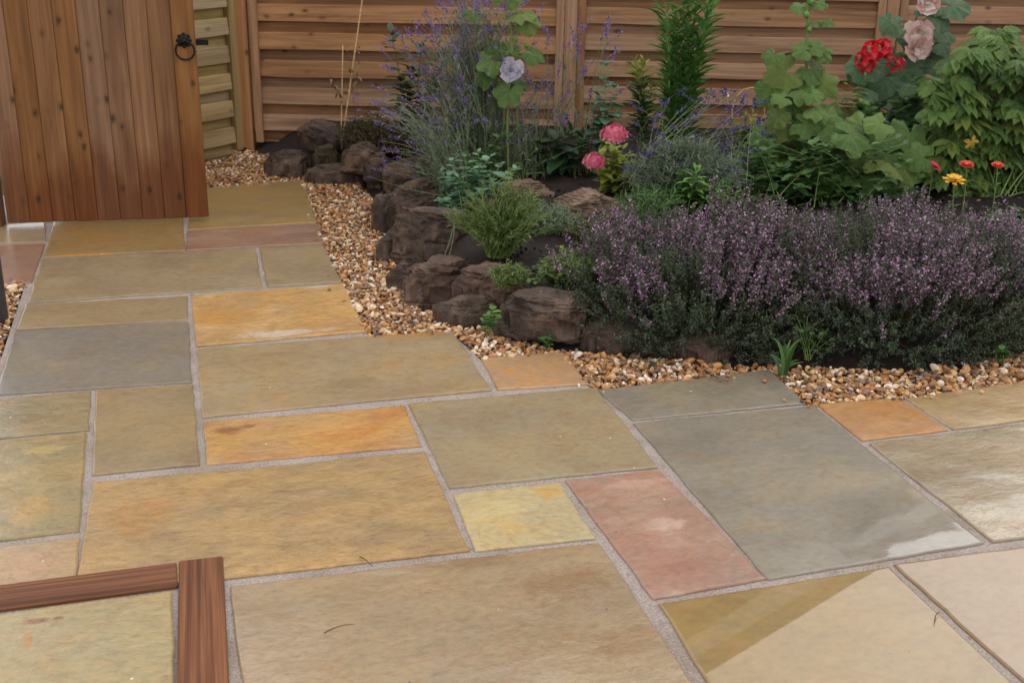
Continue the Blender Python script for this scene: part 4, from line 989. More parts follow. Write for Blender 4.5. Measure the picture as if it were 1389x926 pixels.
# needle-leaved bush
B = at_soil(676, 346)
N = 330; th = rng.uniform(0, 2*math.pi, N); rr = np.sqrt(rng.random(N)); dz = .23*np.sqrt(1 - .75*rr**2)*rng.uniform(.7, 1.15, N)
spikes('needle_bush', 'small fine-needled green bush among the rocks', 'bush', disc(B, N, .05), off(B, (.19 + .05*np.sin(th*3))*rr*np.cos(th), .14*rr*np.sin(th), dz*(1 + .25*np.sin(th*2.3))), .0013, (.2, 1.0, 34, .026, .0028), None, .4, ('stem_green', 'needle', 'needle'))
for (px_, py_, n_, w_, h_, lb_, mt_) in ((745, 312, 160, .17, .10, 'sprawling blue-green sprigs between the needle bush and pale rock', 'lav_leaf'), (775, 372, 150, .14, .07, 'low creeping thyme mat above the rounded boulder', 'needle'),
                                        (735, 235, 150, .16, .16, 'tuft of grey-green sprigs behind the flat brown rock', 'lav_leaf'), (690, 380, 60, .08, .05, 'small grassy tuft on top of the brown ridged rock', 'needle'),
                                        (800, 330, 90, .10, .10, 'yellowish sprigs beside the dark grey slab rock', 'moss'), (880, 300, 160, .16, .14, 'soft green tuft behind the left purple shrub', 'leaf_mid')):
    B = at_soil(px_, py_); th = rng.uniform(0, 2*math.pi, n_); rr = np.sqrt(rng.random(n_)); dz = h_*np.sqrt(1 - .8*rr**2)*rng.uniform(.5, 1.2, n_)
    spikes('low_sprigs', lb_, 'ground plant', disc(B, n_, w_*.6), off(B, w_*rr*np.cos(th), w_*.8*rr*np.sin(th), dz), .0012, (.1, 1.0, 24, .022, .0036), None, .3, ('stem_green', mt_, mt_), wob=.03)
# low heath mound by fence
B = at_soil(512, 196); 
N = 420; th = rng.uniform(0, 2*math.pi, N); rr = np.sqrt(rng.random(N)); dz = .15*np.sqrt(1 - .8*rr**2)*rng.uniform(.6, 1.15, N)
spikes('heath_mound', 'low brownish green mound behind the far rock heap', 'ground plant', disc(B, N, .2), off(B, .26*rr*np.cos(th), .16*rr*np.sin(th), dz), .0013, (.1, 1.0, 26, .013, .005), None, .4, ('twig', 'moss', 'moss'))

# leafy upright stems (phlox)
def leafy_stems(name, label, cat, bases, tips, n, L, Wd, mats, tpl=LANCE, t0=.15, up=.5, topmat=None, r=.0028, ctrl=.6, droop=0.0):
    bases = np.asarray(bases); tips = np.asarray(tips); N = len(tips)
    root = thing(name, label, cat, bases.mean(0) - np.array([0, 0, .01]))
    pts = bez(bases, bases + (tips - bases)*np.array([.35, .35, ctrl]) , tips, 8)
    a = Acc(); tubes(a, pts, r, r*.45, 5); build('stems', a, M[mats[0]], root)
    t_ = np.linspace(t0, 1.0, n)[None] + rng.normal(0, .012, (N, n)); q, T = along(pts, t_)
    ph = (np.arange(n)*2.4)[None] + rng.uniform(0, 6.28, (N, 1)); o3 = np.stack([np.cos(ph), np.sin(ph), np.zeros_like(ph)], -1)
    tt = np.clip(t_, 0, 1)
    upv = (up + .9*np.clip((tt - .85)/.15, 0, 1))[..., None]
    d = norm(o3 + T*upv + rng.normal(0, .15, q.shape) - np.array([0, 0, droop])); nn = np.array([0, 0, 1.]) - .3*o3
    Ls = L*rng.uniform(.75, 1.2, (N, n))*(1 - .45*np.clip((tt - .8)/.2, 0, 1)); 
    sel = (tt > .8).ravel() if topmat else np.zeros(N*n, bool)
    for s_, mt, nm in ((~sel, mats[1], 'foliage'), (sel, topmat, 'tip_leaves')):
        if not s_.any(): continue
        a = Acc(); leaves(a, q.reshape(-1, 3)[s_], d.reshape(-1, 3)[s_], nn.reshape(-1, 3)[s_], Ls.ravel()[s_], (Ls*Wd/L).ravel()[s_], tpl)
        build(nm, a, M[mt], root, kind='stuff')
    return root, pts
def vt(B, lst, offs=.08): return np.stack([atv(x, y, B, rng.uniform(-offs, offs)) for x, y in lst])
B = at_soil(915, 232)
leafy_stems('tall_phlox', 'tall dense narrow-leaved green plant against the middle fence panel', 'plant', disc(B, 11, .05), vt(B, [(900, -30), (925, -60), (948, -50), (968, -30), (935, 5), (915, 20), (968, 10), (902, 30), (955, 50), (930, 80), (905, 100)]), 80, .115, .019, ('stem_green', 'leaf_green'), up=.8, t0=.15, topmat='leaf_bright')
B = at_soil(868, 225)
leafy_stems('young_phlox', 'short green plant with yellow-green top beside the tall narrow-leaved plant', 'plant', disc(B, 4, .03), vt(B, [(862, 82), (872, 84), (866, 100), (884, 120)], .04), 44, .09, .024, ('stem_green', 'leaf_mid'), topmat='leaf_lime', t0=.25)
B = at_soil(935, 292)
leafy_stems('leafy_clump', 'bright green lance-leaved clump behind the left purple shrub', 'plant', disc(B, 12, .07), vt(B, [(905, 250), (925, 238), (945, 232), (965, 240), (985, 246), (935, 255), (955, 250), (1000, 262), (890, 268), (975, 262), (1020, 268), (915, 262)], .1), 26, .075, .024, ('stem_green', 'leaf_bright'), t0=.35, up=.25)
B = at_soil(818, 235)
leafy_stems('currant_plant', 'soft green broad-leaved plant left of the young green stems', 'plant', disc(B, 5, .06), vt(B, [(822, 88), (835, 118), (812, 130), (838, 150), (805, 148)], .06), 22, .065, .055, ('stem_green', 'columb'), OVAL, t0=.35, up=.1, droop=.15)
B = at_soil(556, 222)
leafy_stems('lilac_sapling', 'dark green oval-leaved sapling before the left fence panel', 'sapling', disc(B, 6, .05), vt(B, [(530, 42), (572, 60), (560, 95), (600, 85), (545, 110), (590, 110)], .08), 26, .085, .056, ('twig', 'leaf_dark'), OVAL, t0=.35, up=.15)
B = at_soil(760, 236)
leafy_stems('broad_leaf_plant', 'low plant with large dark leaves left of the pink hydrangea', 'plant', disc(B, 7, .08), vt(B, [(735, 195), (755, 185), (775, 178), (790, 188), (765, 205), (745, 212), (785, 205)], .1), 9, .15, .075, ('stem_green', 'leaf_dark'), OVAL, t0=.5, up=.1, droop=.1)
B = at_soil(1375, 325)
leafy_stems('leafy_clump', 'low bright green leafy clump at the right edge below the bush', 'plant', disc(B, 14, .12), vt(B, [(1335, 300), (1350, 290), (1365, 296), (1380, 285), (1395, 290), (1345, 315), (1372, 310), (1390, 305), (1410, 290), (1330, 318), (1358, 322), (1385, 322), (1405, 312), (1420, 300)], .12), 26, .06, .03, ('stem_green', 'leaf_mid'), OVAL, t0=.1, up=.2)
B = at_soil(1010, 215)
leafy_stems('white_flower_plant', 'yellow-green leafy plant under the cane hoop', 'plant', disc(B, 8, .05), vt(B, [(995, 165), (1010, 158), (1022, 152), (1035, 160), (1002, 180), (1020, 175), (1038, 182), (1012, 190)], .06), 24, .06, .026, ('stem_green', 'leaf_lime'), OVAL, t0=.3, up=.2)
B2 = at_soil(1000, 235)
leafy_stems('ground_cover', 'round-leaved green clump under the cane hoop', 'plant', disc(B2, 14, .14), vt(B2, [(975, 205), (990, 198), (1005, 190), (1020, 196), (1030, 205), (985, 215), (1012, 212), (1040, 200), (1050, 215), (1028, 222), (965, 222), (995, 225), (1010, 230), (1045, 232)], .12), 20, .055, .046, ('stem_green', 'columb'), OVAL, t0=.1, up=.1, droop=.05)
B = at_soil(632, 285)
leafy_stems('columbine', 'blue-green lobed-leaf columbine between the rocks and lavender', 'plant', disc(B, 18, .10), vt(B, [(598, 232), (612, 218), (630, 208), (648, 205), (665, 212), (680, 222), (605, 250), (622, 240), (642, 232), (660, 238), (690, 240), (615, 264), (635, 258), (655, 258), (600, 270), (676, 255), (700, 228), (628, 272)], .14), 14, .046, .04, ('stem_green', 'columb'), OVAL, t0=.3, up=.05)
# filler foliage behind the purple shrubs
B = at_soil(1090, 262)
leafy_stems('ground_cover', 'dense green foliage at the foot of the hollyhocks', 'plant', disc(B, 110, .36), vt(B, [(x, y) for x, y in zip(rng.uniform(1000, 1230, 110), rng.uniform(185, 262, 110))], .3), 16, .06, .04, ('stem_green', 'leaf_mid'), OVAL, t0=.1, up=.15)
B = at_soil(1210, 240)
leafy_stems('ground_cover', 'shaded dark green foliage between the hollyhocks and the palmate bush', 'plant', disc(B, 80, .34), vt(B, [(x, y) for x, y in zip(rng.uniform(1150, 1310, 80), rng.uniform(140, 250, 80))], .2), 14, .07, .048, ('stem_green', 'leaf_dark'), OVAL, t0=.1, up=.1)

B = at_soil(1150, 232)
leafy_stems('tangled_climber', 'tangle of bright small leaves between the hollyhocks and red flowers', 'climber', disc(B, 46, .3), vt(B, [(x, y) for x, y in zip(rng.uniform(1130, 1300, 46), rng.uniform(100, 215, 46))], .15), 15, .05, .036, ('stem_green', 'leaf_green'), OVAL, t0=.35, up=.2, r=.0016)
B = at_soil(650, 250)
leafy_stems('leafy_weed', 'leafy green stems mixed into the foot of the lavender', 'plant', disc(B, 26, .2), vt(B, [(x, y) for x, y in zip(rng.uniform(570, 735, 26), rng.uniform(165, 250, 26))], .2), 12, .045, .028, ('stem_green', 'leaf_mid'), OVAL, t0=.2, up=.2, r=.0014)
# small weeds at the gravel edge
def weed(label, px, py, hpx, n, L, Wd, mat, wpx, tpl=OVAL, bz=.0):
    B = at(px, py, bz)
    return leafy_stems('weed', label, 'weed', disc(B, n, .012), vt(B, [(px + rng.uniform(-wpx, wpx), py - hpx*rng.uniform(.5, 1)) for _ in range(n)], .03), 5, L, Wd, ('stem_green', mat), tpl, t0=.35, up=.3, r=.0014)
weed('round-leaved green weed in front of the small slab rock', 664, 458, 44, 5, .034, .028, 'leaf_bright', 10)
weed('small dark weed in the gravel below the rounded boulder', 742, 472, 22, 5, .026, .02, 'leaf_mid', 14)
weed('tiny green sprig at the foot of the far rocks', 520, 254, 18, 4, .03, .016, 'leaf_mid', 6)
weed('little green sprig at the side of the big dark boulder', 515, 308, 12, 3, .028, .018, 'leaf_mid', 4)
weed('small green weed under the right purple shrub', 1357, 492, 24, 5, .03, .024, 'leaf_mid', 8)
weed('green creeping weed on top of the brown ridged rock', 735, 385, 16, 9, .022, .018, 'leaf_bright', 32, bz=.12)
weed('yellowish creeping weed between the rounded boulder and the pale rock', 785, 352, 20, 12, .022, .016, 'leaf_lime', 30, bz=.13)
weed('leafy shoots hanging below the right purple shrub', 1095, 488, 60, 10, .026, .016, 'leaf_mid', 40)
# grass tuft by the slab
B = at(1062, 508); n = 16
a = Acc(); q = disc(B, n, .012); e = vt(B, [(rng.uniform(1040, 1092), rng.uniform(455, 500)) for _ in range(n)], .05)
root = thing('grass_tuft', 'strap-leaved grass tuft at the corner of the grey slab', 'grass', B)
pts = bez(q, q + (e - q)*np.array([.3, .3, 1.0]), e, 7); leafp, T = along(pts, np.broadcast_to(np.linspace(0, .92, 12), (n, 12)))
for k in range(n):
    w_ = .0055*(1 - np.linspace(0, 1, 7)**2) + .0006
    sd_ = norm(np.cross(pts[k, -1] - pts[k, 0], -FH))
    v = np.concatenate([pts[k] - sd_*w_[:, None], pts[k] + sd_*w_[:, None]]); f = [(i, i + 1, i + 8) for i in range(6)] + [(i, i + 8, i + 7) for i in range(6)]
    a.add(v, f)
build('blades', a, M['leaf_mid'], root)

# ---- objects for single leaves and blooms
def place(name, me, mat, parent, Pw, d, n, size):
    d = norm(np.asarray(d, float)); n = np.asarray(n, float); s_ = norm(np.cross(n, d)); u = np.cross(d, s_)
    o = obj(name, me, mat, parent); L = np.asarray(Pw) - wloc(parent)
    o.matrix_local = Matrix(((d[0]*size, s_[0]*size, u[0]*size, L[0]), (d[1]*size, s_[1]*size, u[1]*size, L[1]), (d[2]*size, s_[2]*size, u[2]*size, L[2]), (0, 0, 0, 1)))
    return o
def lobed(seed, lobes=5, depth_=.22):
    r_ = np.random.default_rng(seed); nth = 45; th = np.linspace(-R(158), R(158), nth); rings = [0.0, .3, .58, .82, 1.0]
    R_ = (1 - depth_*(.5 - .5*np.cos(th*lobes*360/316*1.0 + math.pi*(lobes % 2 == 0)))**1.5)*(1 - .18*(np.abs(th)/R(158))**2) + .035*np.abs(np.sin(th*19)) + r_.normal(0, .015, nth)
    v = []; ph = r_.uniform(0, 6.28, 3)
    for q in rings:
        for k, a_ in enumerate(th):
            rr = R_[k]*q; z = -.28*rr*rr + .10*rr*rr*math.sin(a_*3 + ph[0]) + .05*rr*math.sin(a_*7 + ph[1]) + .045*rr*abs(math.cos(a_*lobes*.57))
            v.append((rr*math.cos(a_) + .25, rr*math.sin(a_), z + .05*rr*math.cos(a_*9 + ph[2])*q))
    f = []
    for i in range(len(rings) - 1):
        for k in range(nth - 1):
            a_ = i*nth + k; f += [(a_, a_ + nth, a_ + nth + 1), (a_, a_ + nth + 1, a_ + 1)]
    a = Acc(); a.add(v, f, r_.random()*.3); return a.mesh('leaf')
HL = [lobed(s) for s in range(5)]; HLB = [lobed(s + 20, 5, .12) for s in range(3)]
for me in HL: me.materials.append(M['holly'])
for me in HLB: me.materials.append(M['holly_blue'])
def bloom_double(n, rad, seed):
    """a double flower: rings of ruffled petals, facing +x"""
    r_ = np.random.default_rng(seed); a = Acc()
    for ring, (rr, tilt, cnt) in enumerate(((1.0, .15, 8), (.82, .5, 8), (.62, .9, 7), (.42, 1.4, 6))):
        for k in range(cnt):
            an = (k + ring*.5 + r_.uniform(-.2, .2))/cnt*2*math.pi; d = np.array([tilt*.6 + .05, math.cos(an), math.sin(an)])
            leaves(a, [[.02*ring, 0, 0]], [d + r_.normal(0, .12, 3)], [[1, 0, 0]], rr*rad*r_.uniform(.8, 1.12), rr*rad*.85, PETAL, r_.random())
    a.v = [v + r_.normal(0, .045, v.shape) for v in a.v]
    return a.mesh('flower')
def hollyhock(label, pb, stem_px, leaf_list, sm, variant, tops=None, r=.007, blooms=(), buds=(), offs=0.0):
    B = at_soil(*pb); root = thing('hollyhock', label, 'hollyhock', B - np.array([0, 0, .02]))
    sp = np.stack([B] + [atv(x, y, B, offs) for x, y in stem_px]); a = Acc()
    K = np.linspace(0, 1, 24); cum = np.concatenate([[0], np.cumsum(np.linalg.norm(np.diff(sp, axis=0), axis=1))]); cum /= cum[-1]
    st = np.stack([np.interp(K, cum, sp[:, i]) for i in range(3)], 1); tubes(a, st, r, r*.5, 8)
    for (x, y, spx, ang, fc, ofs) in leaf_list:
        Pw = atv(x, y, B, ofs); size = spx/(FN*W)*depth(Pw)*.5
        d = RH*math.cos(R(ang)) + np.array([0, 0, 1])*math.sin(R(ang))*.8 - FH*.35; n = np.array([0, 0, 1])*(1 - fc) - FH*fc + rng.normal(0, .12, 3)
        d = norm(d - n*(d @ n)/(n @ n)); me = variant[rng.integers(len(variant))]
        base = Pw - d*size*.45
        place('leaf', me, None, root, base, d, n, size)
        ps = st[np.argmin(np.linalg.norm(st - base, axis=1) + np.maximum(0, st[:, 2] - base[2])*1.5)]
        tubes(a, bez(ps, (ps + base)/2 + np.array([0, 0, .02]), base + d*size*.25, 6)[0], .0026, .0018, 5)
    build('stem', a, M[sm], root)
    for (x, y, spx, mt, ofs, fx) in blooms:
        Pw = atv(x, y, B, ofs); rad = spx/(FN*W)*depth(Pw)*.5
        b = place('flower', bloom_double(28, 1.0, int(x)), M[mt], root, Pw, -FH + RH*fx + np.array([0, 0, .15]), np.array([0, 0, 1.]), rad)
        c = Acc(); leaves(c, np.zeros((5, 3)), [[-.4, math.cos(q), math.sin(q)] for q in np.arange(5)*1.256], [[1, 0, 0]]*5, .7, .45, OVAL); me = c.mesh('calyx'); obj('calyx', me, M['leaf_mid'], b, (-.06, 0, 0))
    for (x, y, spx) in buds:
        Pw = atv(x, y, B, offs - .02); rad = spx/(FN*W)*depth(Pw)*.5; v, f = ICO2; c = Acc(); c.add(v*rad*np.array([.9, .9, 1.1]) + Pw, f); build('bud', c, M['leaf_bright'], root)
    return root
hollyhock('hollyhock with a double white flower beside the big lavender', (690, 242), [(688, 180), (690, 120), (695, 60), (692, 0), (690, -60)],
          [(700, 20, 50, 180, .5, -.02), (718, 30, 44, 10, .5, -.03), (664, 85, 46, 200, .6, -.05), (672, 70, 40, 160, .6, -.02), (690, 68, 40, 90, .5, 0), (688, 128, 46, 250, .7, -.05), (655, 105, 40, 200, .7, -.02), (726, 75, 40, 340, .3, -.03), (640, 18, 34, 190, .4, 0), (700, 118, 34, 300, .6, 0), (690, -5, 44, 80, .5, 0)],
          'stem_green', HL[:3], blooms=[(693, 96, 38, 'white_petal', -.10, -.1)], buds=[(703, 38, 9), (714, 62, 8), (700, 54, 7)])
def rl(n, x0, x1, y0, y1, s0, s1): return [(rng.uniform(x0, x1), rng.uniform(y0, y1), rng.uniform(s0, s1), rng.uniform(150, 390), rng.uniform(.3, .65), rng.uniform(-.2, .1)) for _ in range(n)]
hollyhock('hollyhock with a thick pale stem and tall bare top right of the hoop', (1066, 248), [(1072, 205), (1085, 150), (1093, 110), (1095, 50), (1097, -20), (1096, -70)],
          [(1058, 102, 62, 190, .6, -.04), (1045, 128, 58, 210, .6, -.05), (1105, 98, 50, 330, .6, -.03), (1088, 66, 40, 110, .5, -.04), (1108, 64, 34, 30, .5, -.03), (1120, 118, 46, 320, .6, -.05), (1072, 140, 52, 240, .7, -.08), (1098, 175, 66, 270, .6, -.10), (1128, 160, 66, 20, .5, -.08), (1060, 168, 60, 180, .5, -.06), (1160, 182, 80, 350, .35, -.12),
           (1140, 205, 70, 320, .5, -.10), (1050, 205, 70, 200, .5, -.10), (1095, 215, 62, 300, .6, -.14), (1036, 185, 54, 170, .5, -.05), (1105, 32, 26, 340, .4, 0), (1084, 10, 30, 150, .4, 0), (1112, 5, 30, 20, .4, 0), (1122, 30, 26, 10, .4, 0), (1075, 242, 56, 220, .6, -.16), (1180, 195, 54, 10, .4, -.05)] + rl(22, 1025, 1150, 150, 262, 36, 66) + rl(8, 1040, 1130, 70, 150, 30, 52),
          'stem_green', HL, r=.010, buds=[(1098, 128, 10), (1094, 20, 9), (1098, 40, 8), (1100, 4, 8), (1110, 150, 9)])
hollyhock('dark-stemmed hollyhock with a blush pink flower at the right fence post', (1165, 225), [(1176, 185), (1205, 120), (1232, 55), (1250, 5), (1262, -40)],
          [(1212, 34, 46, 190, .45, -.03), (1262, 22, 42, 40, .5, -.03), (1278, 28, 40, 330, .5, -.03), (1296, 8, 56, 20, .5, 0), (1195, 108, 60, 210, .6, -.08), (1228, 100, 62, 320, .6, -.06), (1252, 120, 56, 330, .5, -.05), (1270, 80, 62, 350, .5, 0), (1235, 130, 54, 300, .6, -.10), (1222, 165, 80, 300, .5, -.14), (1180, 160, 50, 200, .5, -.05), (1205, 215, 100, 350, .45, -.2), (1280, 60, 44, 30, .5, 0)] + rl(18, 1165, 1290, 80, 190, 34, 60) + rl(5, 1200, 1300, 5, 70, 30, 46),
          'stem_dark', HLB, r=.006, blooms=[(1246, 46, 44, 'blush_petal', -.06, -.2), (1244, 66, 40, 'blush_petal', -.09, 0.1), (1258, 2, 36, 'blush_petal', -.05, -.1)], buds=[(1228, 74, 9)])
hollyhock('low hollyhock rosette of big leaves in front of the dark soil', (1165, 268), [(1168, 245), (1172, 225)],
          [(1212, 222, 86, 5, .4, -.06), (1172, 212, 66, 340, .5, 0), (1150, 232, 60, 230, .6, -.05), (1232, 228, 60, 350, .5, -.1), (1190, 240, 54, 300, .6, -.1), (1120, 236, 60, 190, .5, -.05), (1185, 180, 70, 30, .4, .1)] + rl(18, 1120, 1250, 165, 262, 40, 74),
          'stem_green', HL, r=.006)

# hydrangea with two pink heads
def floret_dome(n, seed, petals=4, fl=.34):
    r_ = np.random.default_rng(seed); a = Acc()
    for k in range(n):
        u = (k + .5)/n; z = 1 - u*1.25; an = k*2.39996; q = np.array([math.sqrt(max(0, 1 - z*z))*math.cos(an), math.sqrt(max(0, 1 - z*z))*math.sin(an), z*.62]); q *= r_.uniform(.82, 1.12)
        n_ = norm(q); t1 = norm(np.cross(n_, [.3, .5, .8])); t2 = np.cross(n_, t1); rv = r_.random()
        for p_ in range(petals):
            b = p_/petals*2*math.pi + an; d = t1*math.cos(b) + t2*math.sin(b) + n_*.25
            leaves(a, [q], [d], [n_], fl*r_.uniform(.8, 1.15), fl*.9, PETAL, rv)
    return a.mesh('flower_head')
B = at_soil(836, 262)
hyd, _ = leafy_stems('hydrangea', 'lime-leaved hydrangea with two pink flower heads', 'hydrangea', disc(B, 15, .06), vt(B, [(820, 192), (833, 196), (845, 200), (812, 205), (852, 212), (838, 218), (848, 232), (832, 236), (818, 230), (855, 240), (842, 248), (828, 250), (806, 226), (858, 226), (850, 252)], .10), 15, .065, .036, ('stem_green', 'leaf_lime'), OVAL, t0=.25, up=.15)
for (x, y, s_) in ((833, 181, 33), (806, 218, 28)):
    Pw = atv(x, y + 2, B, -.10); size = s_/(FN*W)*depth(Pw)*.5
    place('flower_head', floret_dome(46, int(x)), M['pink_petal'], hyd, Pw, RH, np.array([-.2*FH[0], -.2*FH[1], 1.]), size)
# red cluster
B = at_soil(1172, 222)
rp, _ = leafy_stems('red_geranium', 'red flower clusters on stems in front of the right fence post', 'geranium', disc(B, 3, .03), vt(B, [(1186, 86), (1196, 92), (1214, 96)], .02), 5, .05, .045, ('stem_green', 'leaf_mid'), OVAL, t0=.4, up=.1)
for (x, y, s_, n_) in ((1182, 70, 27, 14), (1170, 82, 22, 10), (1196, 66, 24, 12), (1175, 90, 20, 9), (1214, 88, 18, 9), (1204, 72, 16, 8), (1221, 84, 13, 6)):
    Pw = atv(x, y, B, -.20); size = s_/(FN*W)*depth(Pw)*.5
    place('flower_head', floret_dome(n_, int(x + y), 5, .5), M['red_petal'], rp, Pw, RH, np.array([-.7*FH[0], -.7*FH[1], .8]), size)
# single daisies
def daisy(label, x, y, s_, mat, pb, flat=.15, tilt=0.0, n=14):
    B = at_soil(*pb); root = thing('zinnia', label, 'flower', B)
    Pw = atv(x, y, B, 0); size = s_/(FN*W)*depth(Pw)*.5
    a = Acc(); mid = (B + Pw)/2 + RH*.006; pts = bez(B, mid, Pw, 10); tubes(a, pts, .0022, .0015, 6); build('stem', a, M['stem_green'], root)
    a = Acc(); q, T = along(pts, np.array([[.35, .36, .6, .62, .8]])); nn = 5; th = np.arange(nn)*3.3
    leaves(a, q[0], np.stack([np.cos(th), np.sin(th), np.full(nn, .35)], 1), [[0, 0, 1.]]*nn, .045, .016, LANCE); build('leaves', a, M['leaf_mid'], root)
    a = Acc()
    for ring in range(3):
        for k in range(n):
            an = (k + ring*.5)/n*6.283; leaves(a, [[0, 0, .05*ring]], [[math.cos(an), math.sin(an), flat + .25*ring]], [[0, 0, 1.]], 1 - .2*ring, .42, PETAL)
    b = place('flower_head', a.mesh('flower_head'), M[mat], root, Pw, RH*math.cos(tilt) + np.array([0, 0, math.sin(tilt)]), np.array([-.25*FH[0], -.25*FH[1], 1.]), size)
    v, f = ICO2; c = Acc(); c.add(v*np.array([.26, .26, .14]) + [0, 0, .12], f); obj('disc', c.mesh('disc'), M['yellow_petal'] if mat != 'yellow_petal' else M['dry'], b)
daisy('magenta zinnia on a slim stem beside the big hollyhock leaf', 1265, 226, 22, 'magenta_petal', (1258, 275), tilt=-.35)
daisy('coral zinnia in front of the palmate bush, left of the two', 1311, 224, 21, 'coral_petal', (1306, 285), flat=.1)
daisy('coral zinnia with a bud below it, right of the two', 1353, 225, 18, 'coral_petal', (1345, 292))
daisy('flat yellow zinnia with drooping petals above the purple shrub', 1294, 245, 32, 'yellow_petal', (1290, 300), flat=.05, n=7)
# small white flowers by the hoop
B = at_soil(1010, 215)
for k, (x, y) in enumerate(((984, 130), (1028, 139), (1031, 165))):
    Pw = atv(x, y, B, -.06); root = thing('white_flower', ['small white flower left of the cane hoop', 'small white flower under the right side of the cane hoop', 'lower small white flower below the cane hoop'][k], 'flower', Pw - np.array([0, 0, .1]))
    a = Acc(); tubes(a, bez(Pw - np.array([0, 0, .1]) + RH*.02, Pw - np.array([0, 0, .04]), Pw, 6)[0], .0013, .001, 5); build('stem', a, M['stem_green'], root)
    place('petals', floret_dome(3, k, 5, .9), M['white_small'], root, Pw, RH, np.array([-FH[0], -FH[1], .6]), .014)
# cane hoop
hp_ = np.stack([atv(x, y, B, .03) for x, y in ((992, 200), (993, 150), (998, 132), (1008, 122), (1020, 119), (1030, 121), (1037, 130), (1037, 150), (1036, 200))]); a = Acc()
cum = np.linspace(0, 1, len(hp_)); K = np.linspace(0, 1, 40); tubes(a, np.stack([np.interp(K, cum, hp_[:, i]) for i in range(3)], 1), .0035, .0035, 6)
tag(build('cane_hoop', a, M['cane']), 'bent pale cane hoop over the small white flowers', 'cane')
# bamboo canes
for (x0, y0, x1, y1, r_, lb) in ((470, 150, 497, -40, .0045, 'long pale bamboo cane leaning before the left fence panel'), (463, 165, 465, 62, .0035, 'short upright bamboo cane beside the long leaning one')):
    B = at_soil(480, 200); a = Acc(); p0 = atv(x0, y0, B, .25); p1 = atv(x1, y1, B, .3); p0 = p0 + (p0 - p1)*(p0[2] - .1)/(p1[2] - p0[2])
    K = np.linspace(0, 1, 19)[:, None]; pts = p0 + (p1 - p0)*K; tubes(a, pts, r_, r_*.8, 8)
    for k in range(2, 18, 4): tubes(a, [pts[k] - (p1 - p0)*.003, pts[k] + (p1 - p0)*.003], r_*1.35, r_*1.35, 8)
    tag(build('bamboo_cane', a, M['cane']), lb, 'cane')
# wilted climber on the canes
B = at_soil(478, 200); 
leafy_stems('wilted_climber', 'wilted dark climber clinging to the bamboo canes', 'climber', np.repeat((B + FH*.2)[None], 5, 0), np.stack([atv(x, y, B, .22) for x, y in ((440, 92), (470, 62), (486, 56), (478, 90), (450, 110))]), 9, .035, .016, ('stem_dark', 'dry'), t0=.55, up=0, droop=1.2, r=.0012)

# palmate bush at the right
def palmate(seed):
    r_ = np.random.default_rng(seed); a = Acc(); n = 7
    for k in range(n):
        an = (k - (n - 1)/2)*.42; d = np.array([math.cos(an), math.sin(an), -.18 - .16*abs(an) + r_.normal(0, .1)])
        leaves(a, [[0, 0, 0]], [d], [[0.2, 0, 1.]], (1 - .12*abs(an))*r_.uniform(.9, 1.1), .46, LANCE, r_.random()*.25)
    return a.mesh('leaf')
PMS = [palmate(s) for s in range(5)]
for me in PMS: me.materials.append(M['palm_leaf'])
PMY = lobed(77, 5, .45); PMY.materials.append(M['leaf_yellow'])
B = at_soil(1360, 262)
pb_ = thing('palmate_bush', 'dense bush of drooping palmate green leaves at the right fence', 'bush', B)
a = Acc(); n = 1000; rr = rng.random(n)
for k in range(n):
    x = rng.uniform(1264, 1500); top = 58 + 22*math.sin(x*.05) + (34 if x < 1290 else 0); y = top + (302 - top)*rng.random(); ofs = rng.uniform(-.08, .45)
    Pw = atv(x, y, B, ofs); d = RH*rng.normal(0, .7) - FH*rng.uniform(.1, 1) + np.array([0, 0, -.15]); nn = np.array([0, 0, 1.]) - FH*.35 + rng.normal(0, .15, 3)
    place('leaf', PMS[k % 5], None, pb_, Pw, d, nn, rng.uniform(.075, .12))
    if k % 8 == 0:
        b0 = off(B, rng.uniform(-.08, .3), rng.uniform(-.1, .2), 0.0); tubes(a, bez(b0, (b0 + Pw)/2 + np.array([0, 0, .12]), Pw, 8)[0], .0035, .0012, 5)
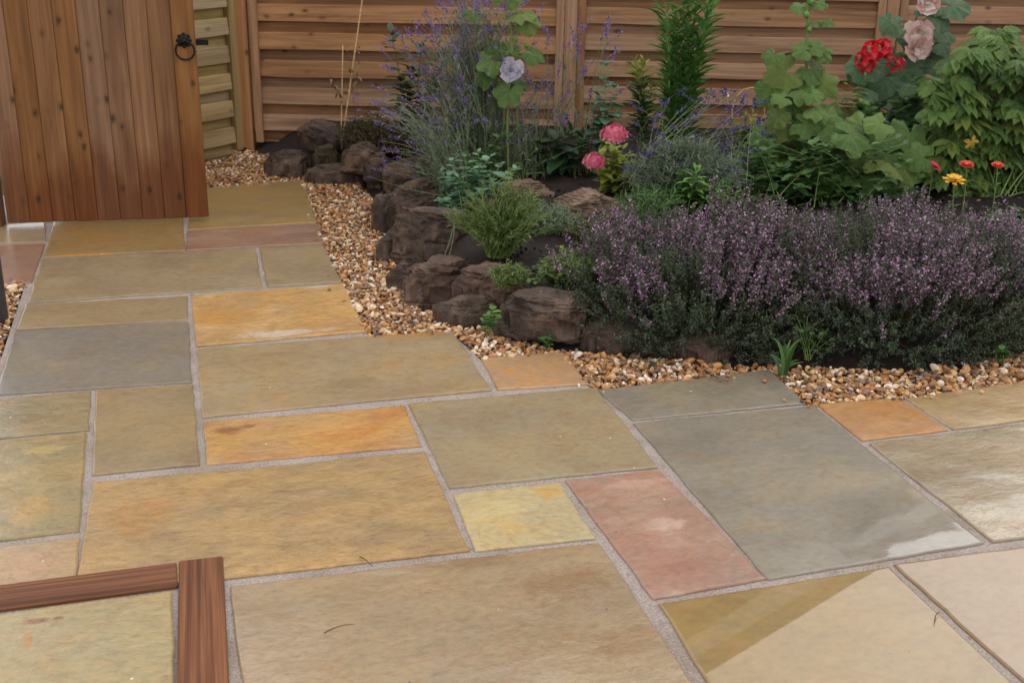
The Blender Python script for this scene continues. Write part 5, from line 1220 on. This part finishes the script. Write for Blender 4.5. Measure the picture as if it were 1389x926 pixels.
for (x, y) in ((1317, 190),):
    Pw = atv(x, y, B, -.14); place('leaf', PMY, None, pb_, Pw, RH*.5 + np.array([0, 0, -1.]), np.array([0, 0, .3]) - FH, .036)['label'] = 'yellowed leaf'
build('stems', a, M['stem_green'], pb_)

# trailing dry stem over the rocks and a fallen sprig on the slab
B = at(616, 300, .2); e = at(566, 425, .01)
tp = np.stack([at(562, 418, .03), at(566, 395, .06), at(584, 380, .08)])
spikes('trailing_stem', 'dry lavender stem trailing over the boulders onto the gravel', 'stem', np.repeat(at(617, 302, .22)[None], 3, 0), tp, .0014, (.1, .95, 16, .014, .003), (.85, 10, .006, .007), .9, wob=.01)
q0 = at(952, 503, .012); q1 = at(988, 518, .008)
spikes('fallen_sprig', 'small fallen lavender sprig lying on the grey slab', 'sprig', np.stack([q0, q0]), np.stack([q1, at(970, 505, .02)]), .0012, (.2, 1, 10, .012, .003), (.5, 14, .006, .008), .4, ('twig', 'dry', 'sav_calyx'), wob=.004)
for (x, y, x1, y1, lb) in ((440, 858, 480, 846, 'dark curved twig on the big beige slab'), (1268, 843, 1275, 830, 'short twig on the slab at the right edge'), (488, 755, 505, 768, 'tiny twig at the joint of the beige slab')):
    p0, p1 = at(x, y, .005), at(x1, y1, .006); a = Acc(); tubes(a, bez(p0, (p0 + p1)/2 + np.array([0, .012, .003]), p1, 7)[0], .0014, .0007, 5)
    tag(build('twig', a, M['twig']), lb, 'twig')
# dead leaf litter and grit on the soil and rocks
acc = Acc(); n = 900; x = rng.uniform(.9, 4.5, n); y = rng.uniform(.9, 4.2, n); k = inpoly(x, y, bed); x, y = x[k], y[k]
leaves(acc, np.stack([x, y, soil_z(x, y) + .02], 1), rdir(len(x))*np.array([1, 1, .3]), rdir(len(x))*.4 + np.array([0, 0, 1]), rng.uniform(.01, .03, len(x)), rng.uniform(.006, .014, len(x)), OVAL)
o = build('leaf_litter', acc, M['dry'], None, kind='stuff'); tag(o, 'dry leaf litter scattered on the dark soil', 'leaf litter')
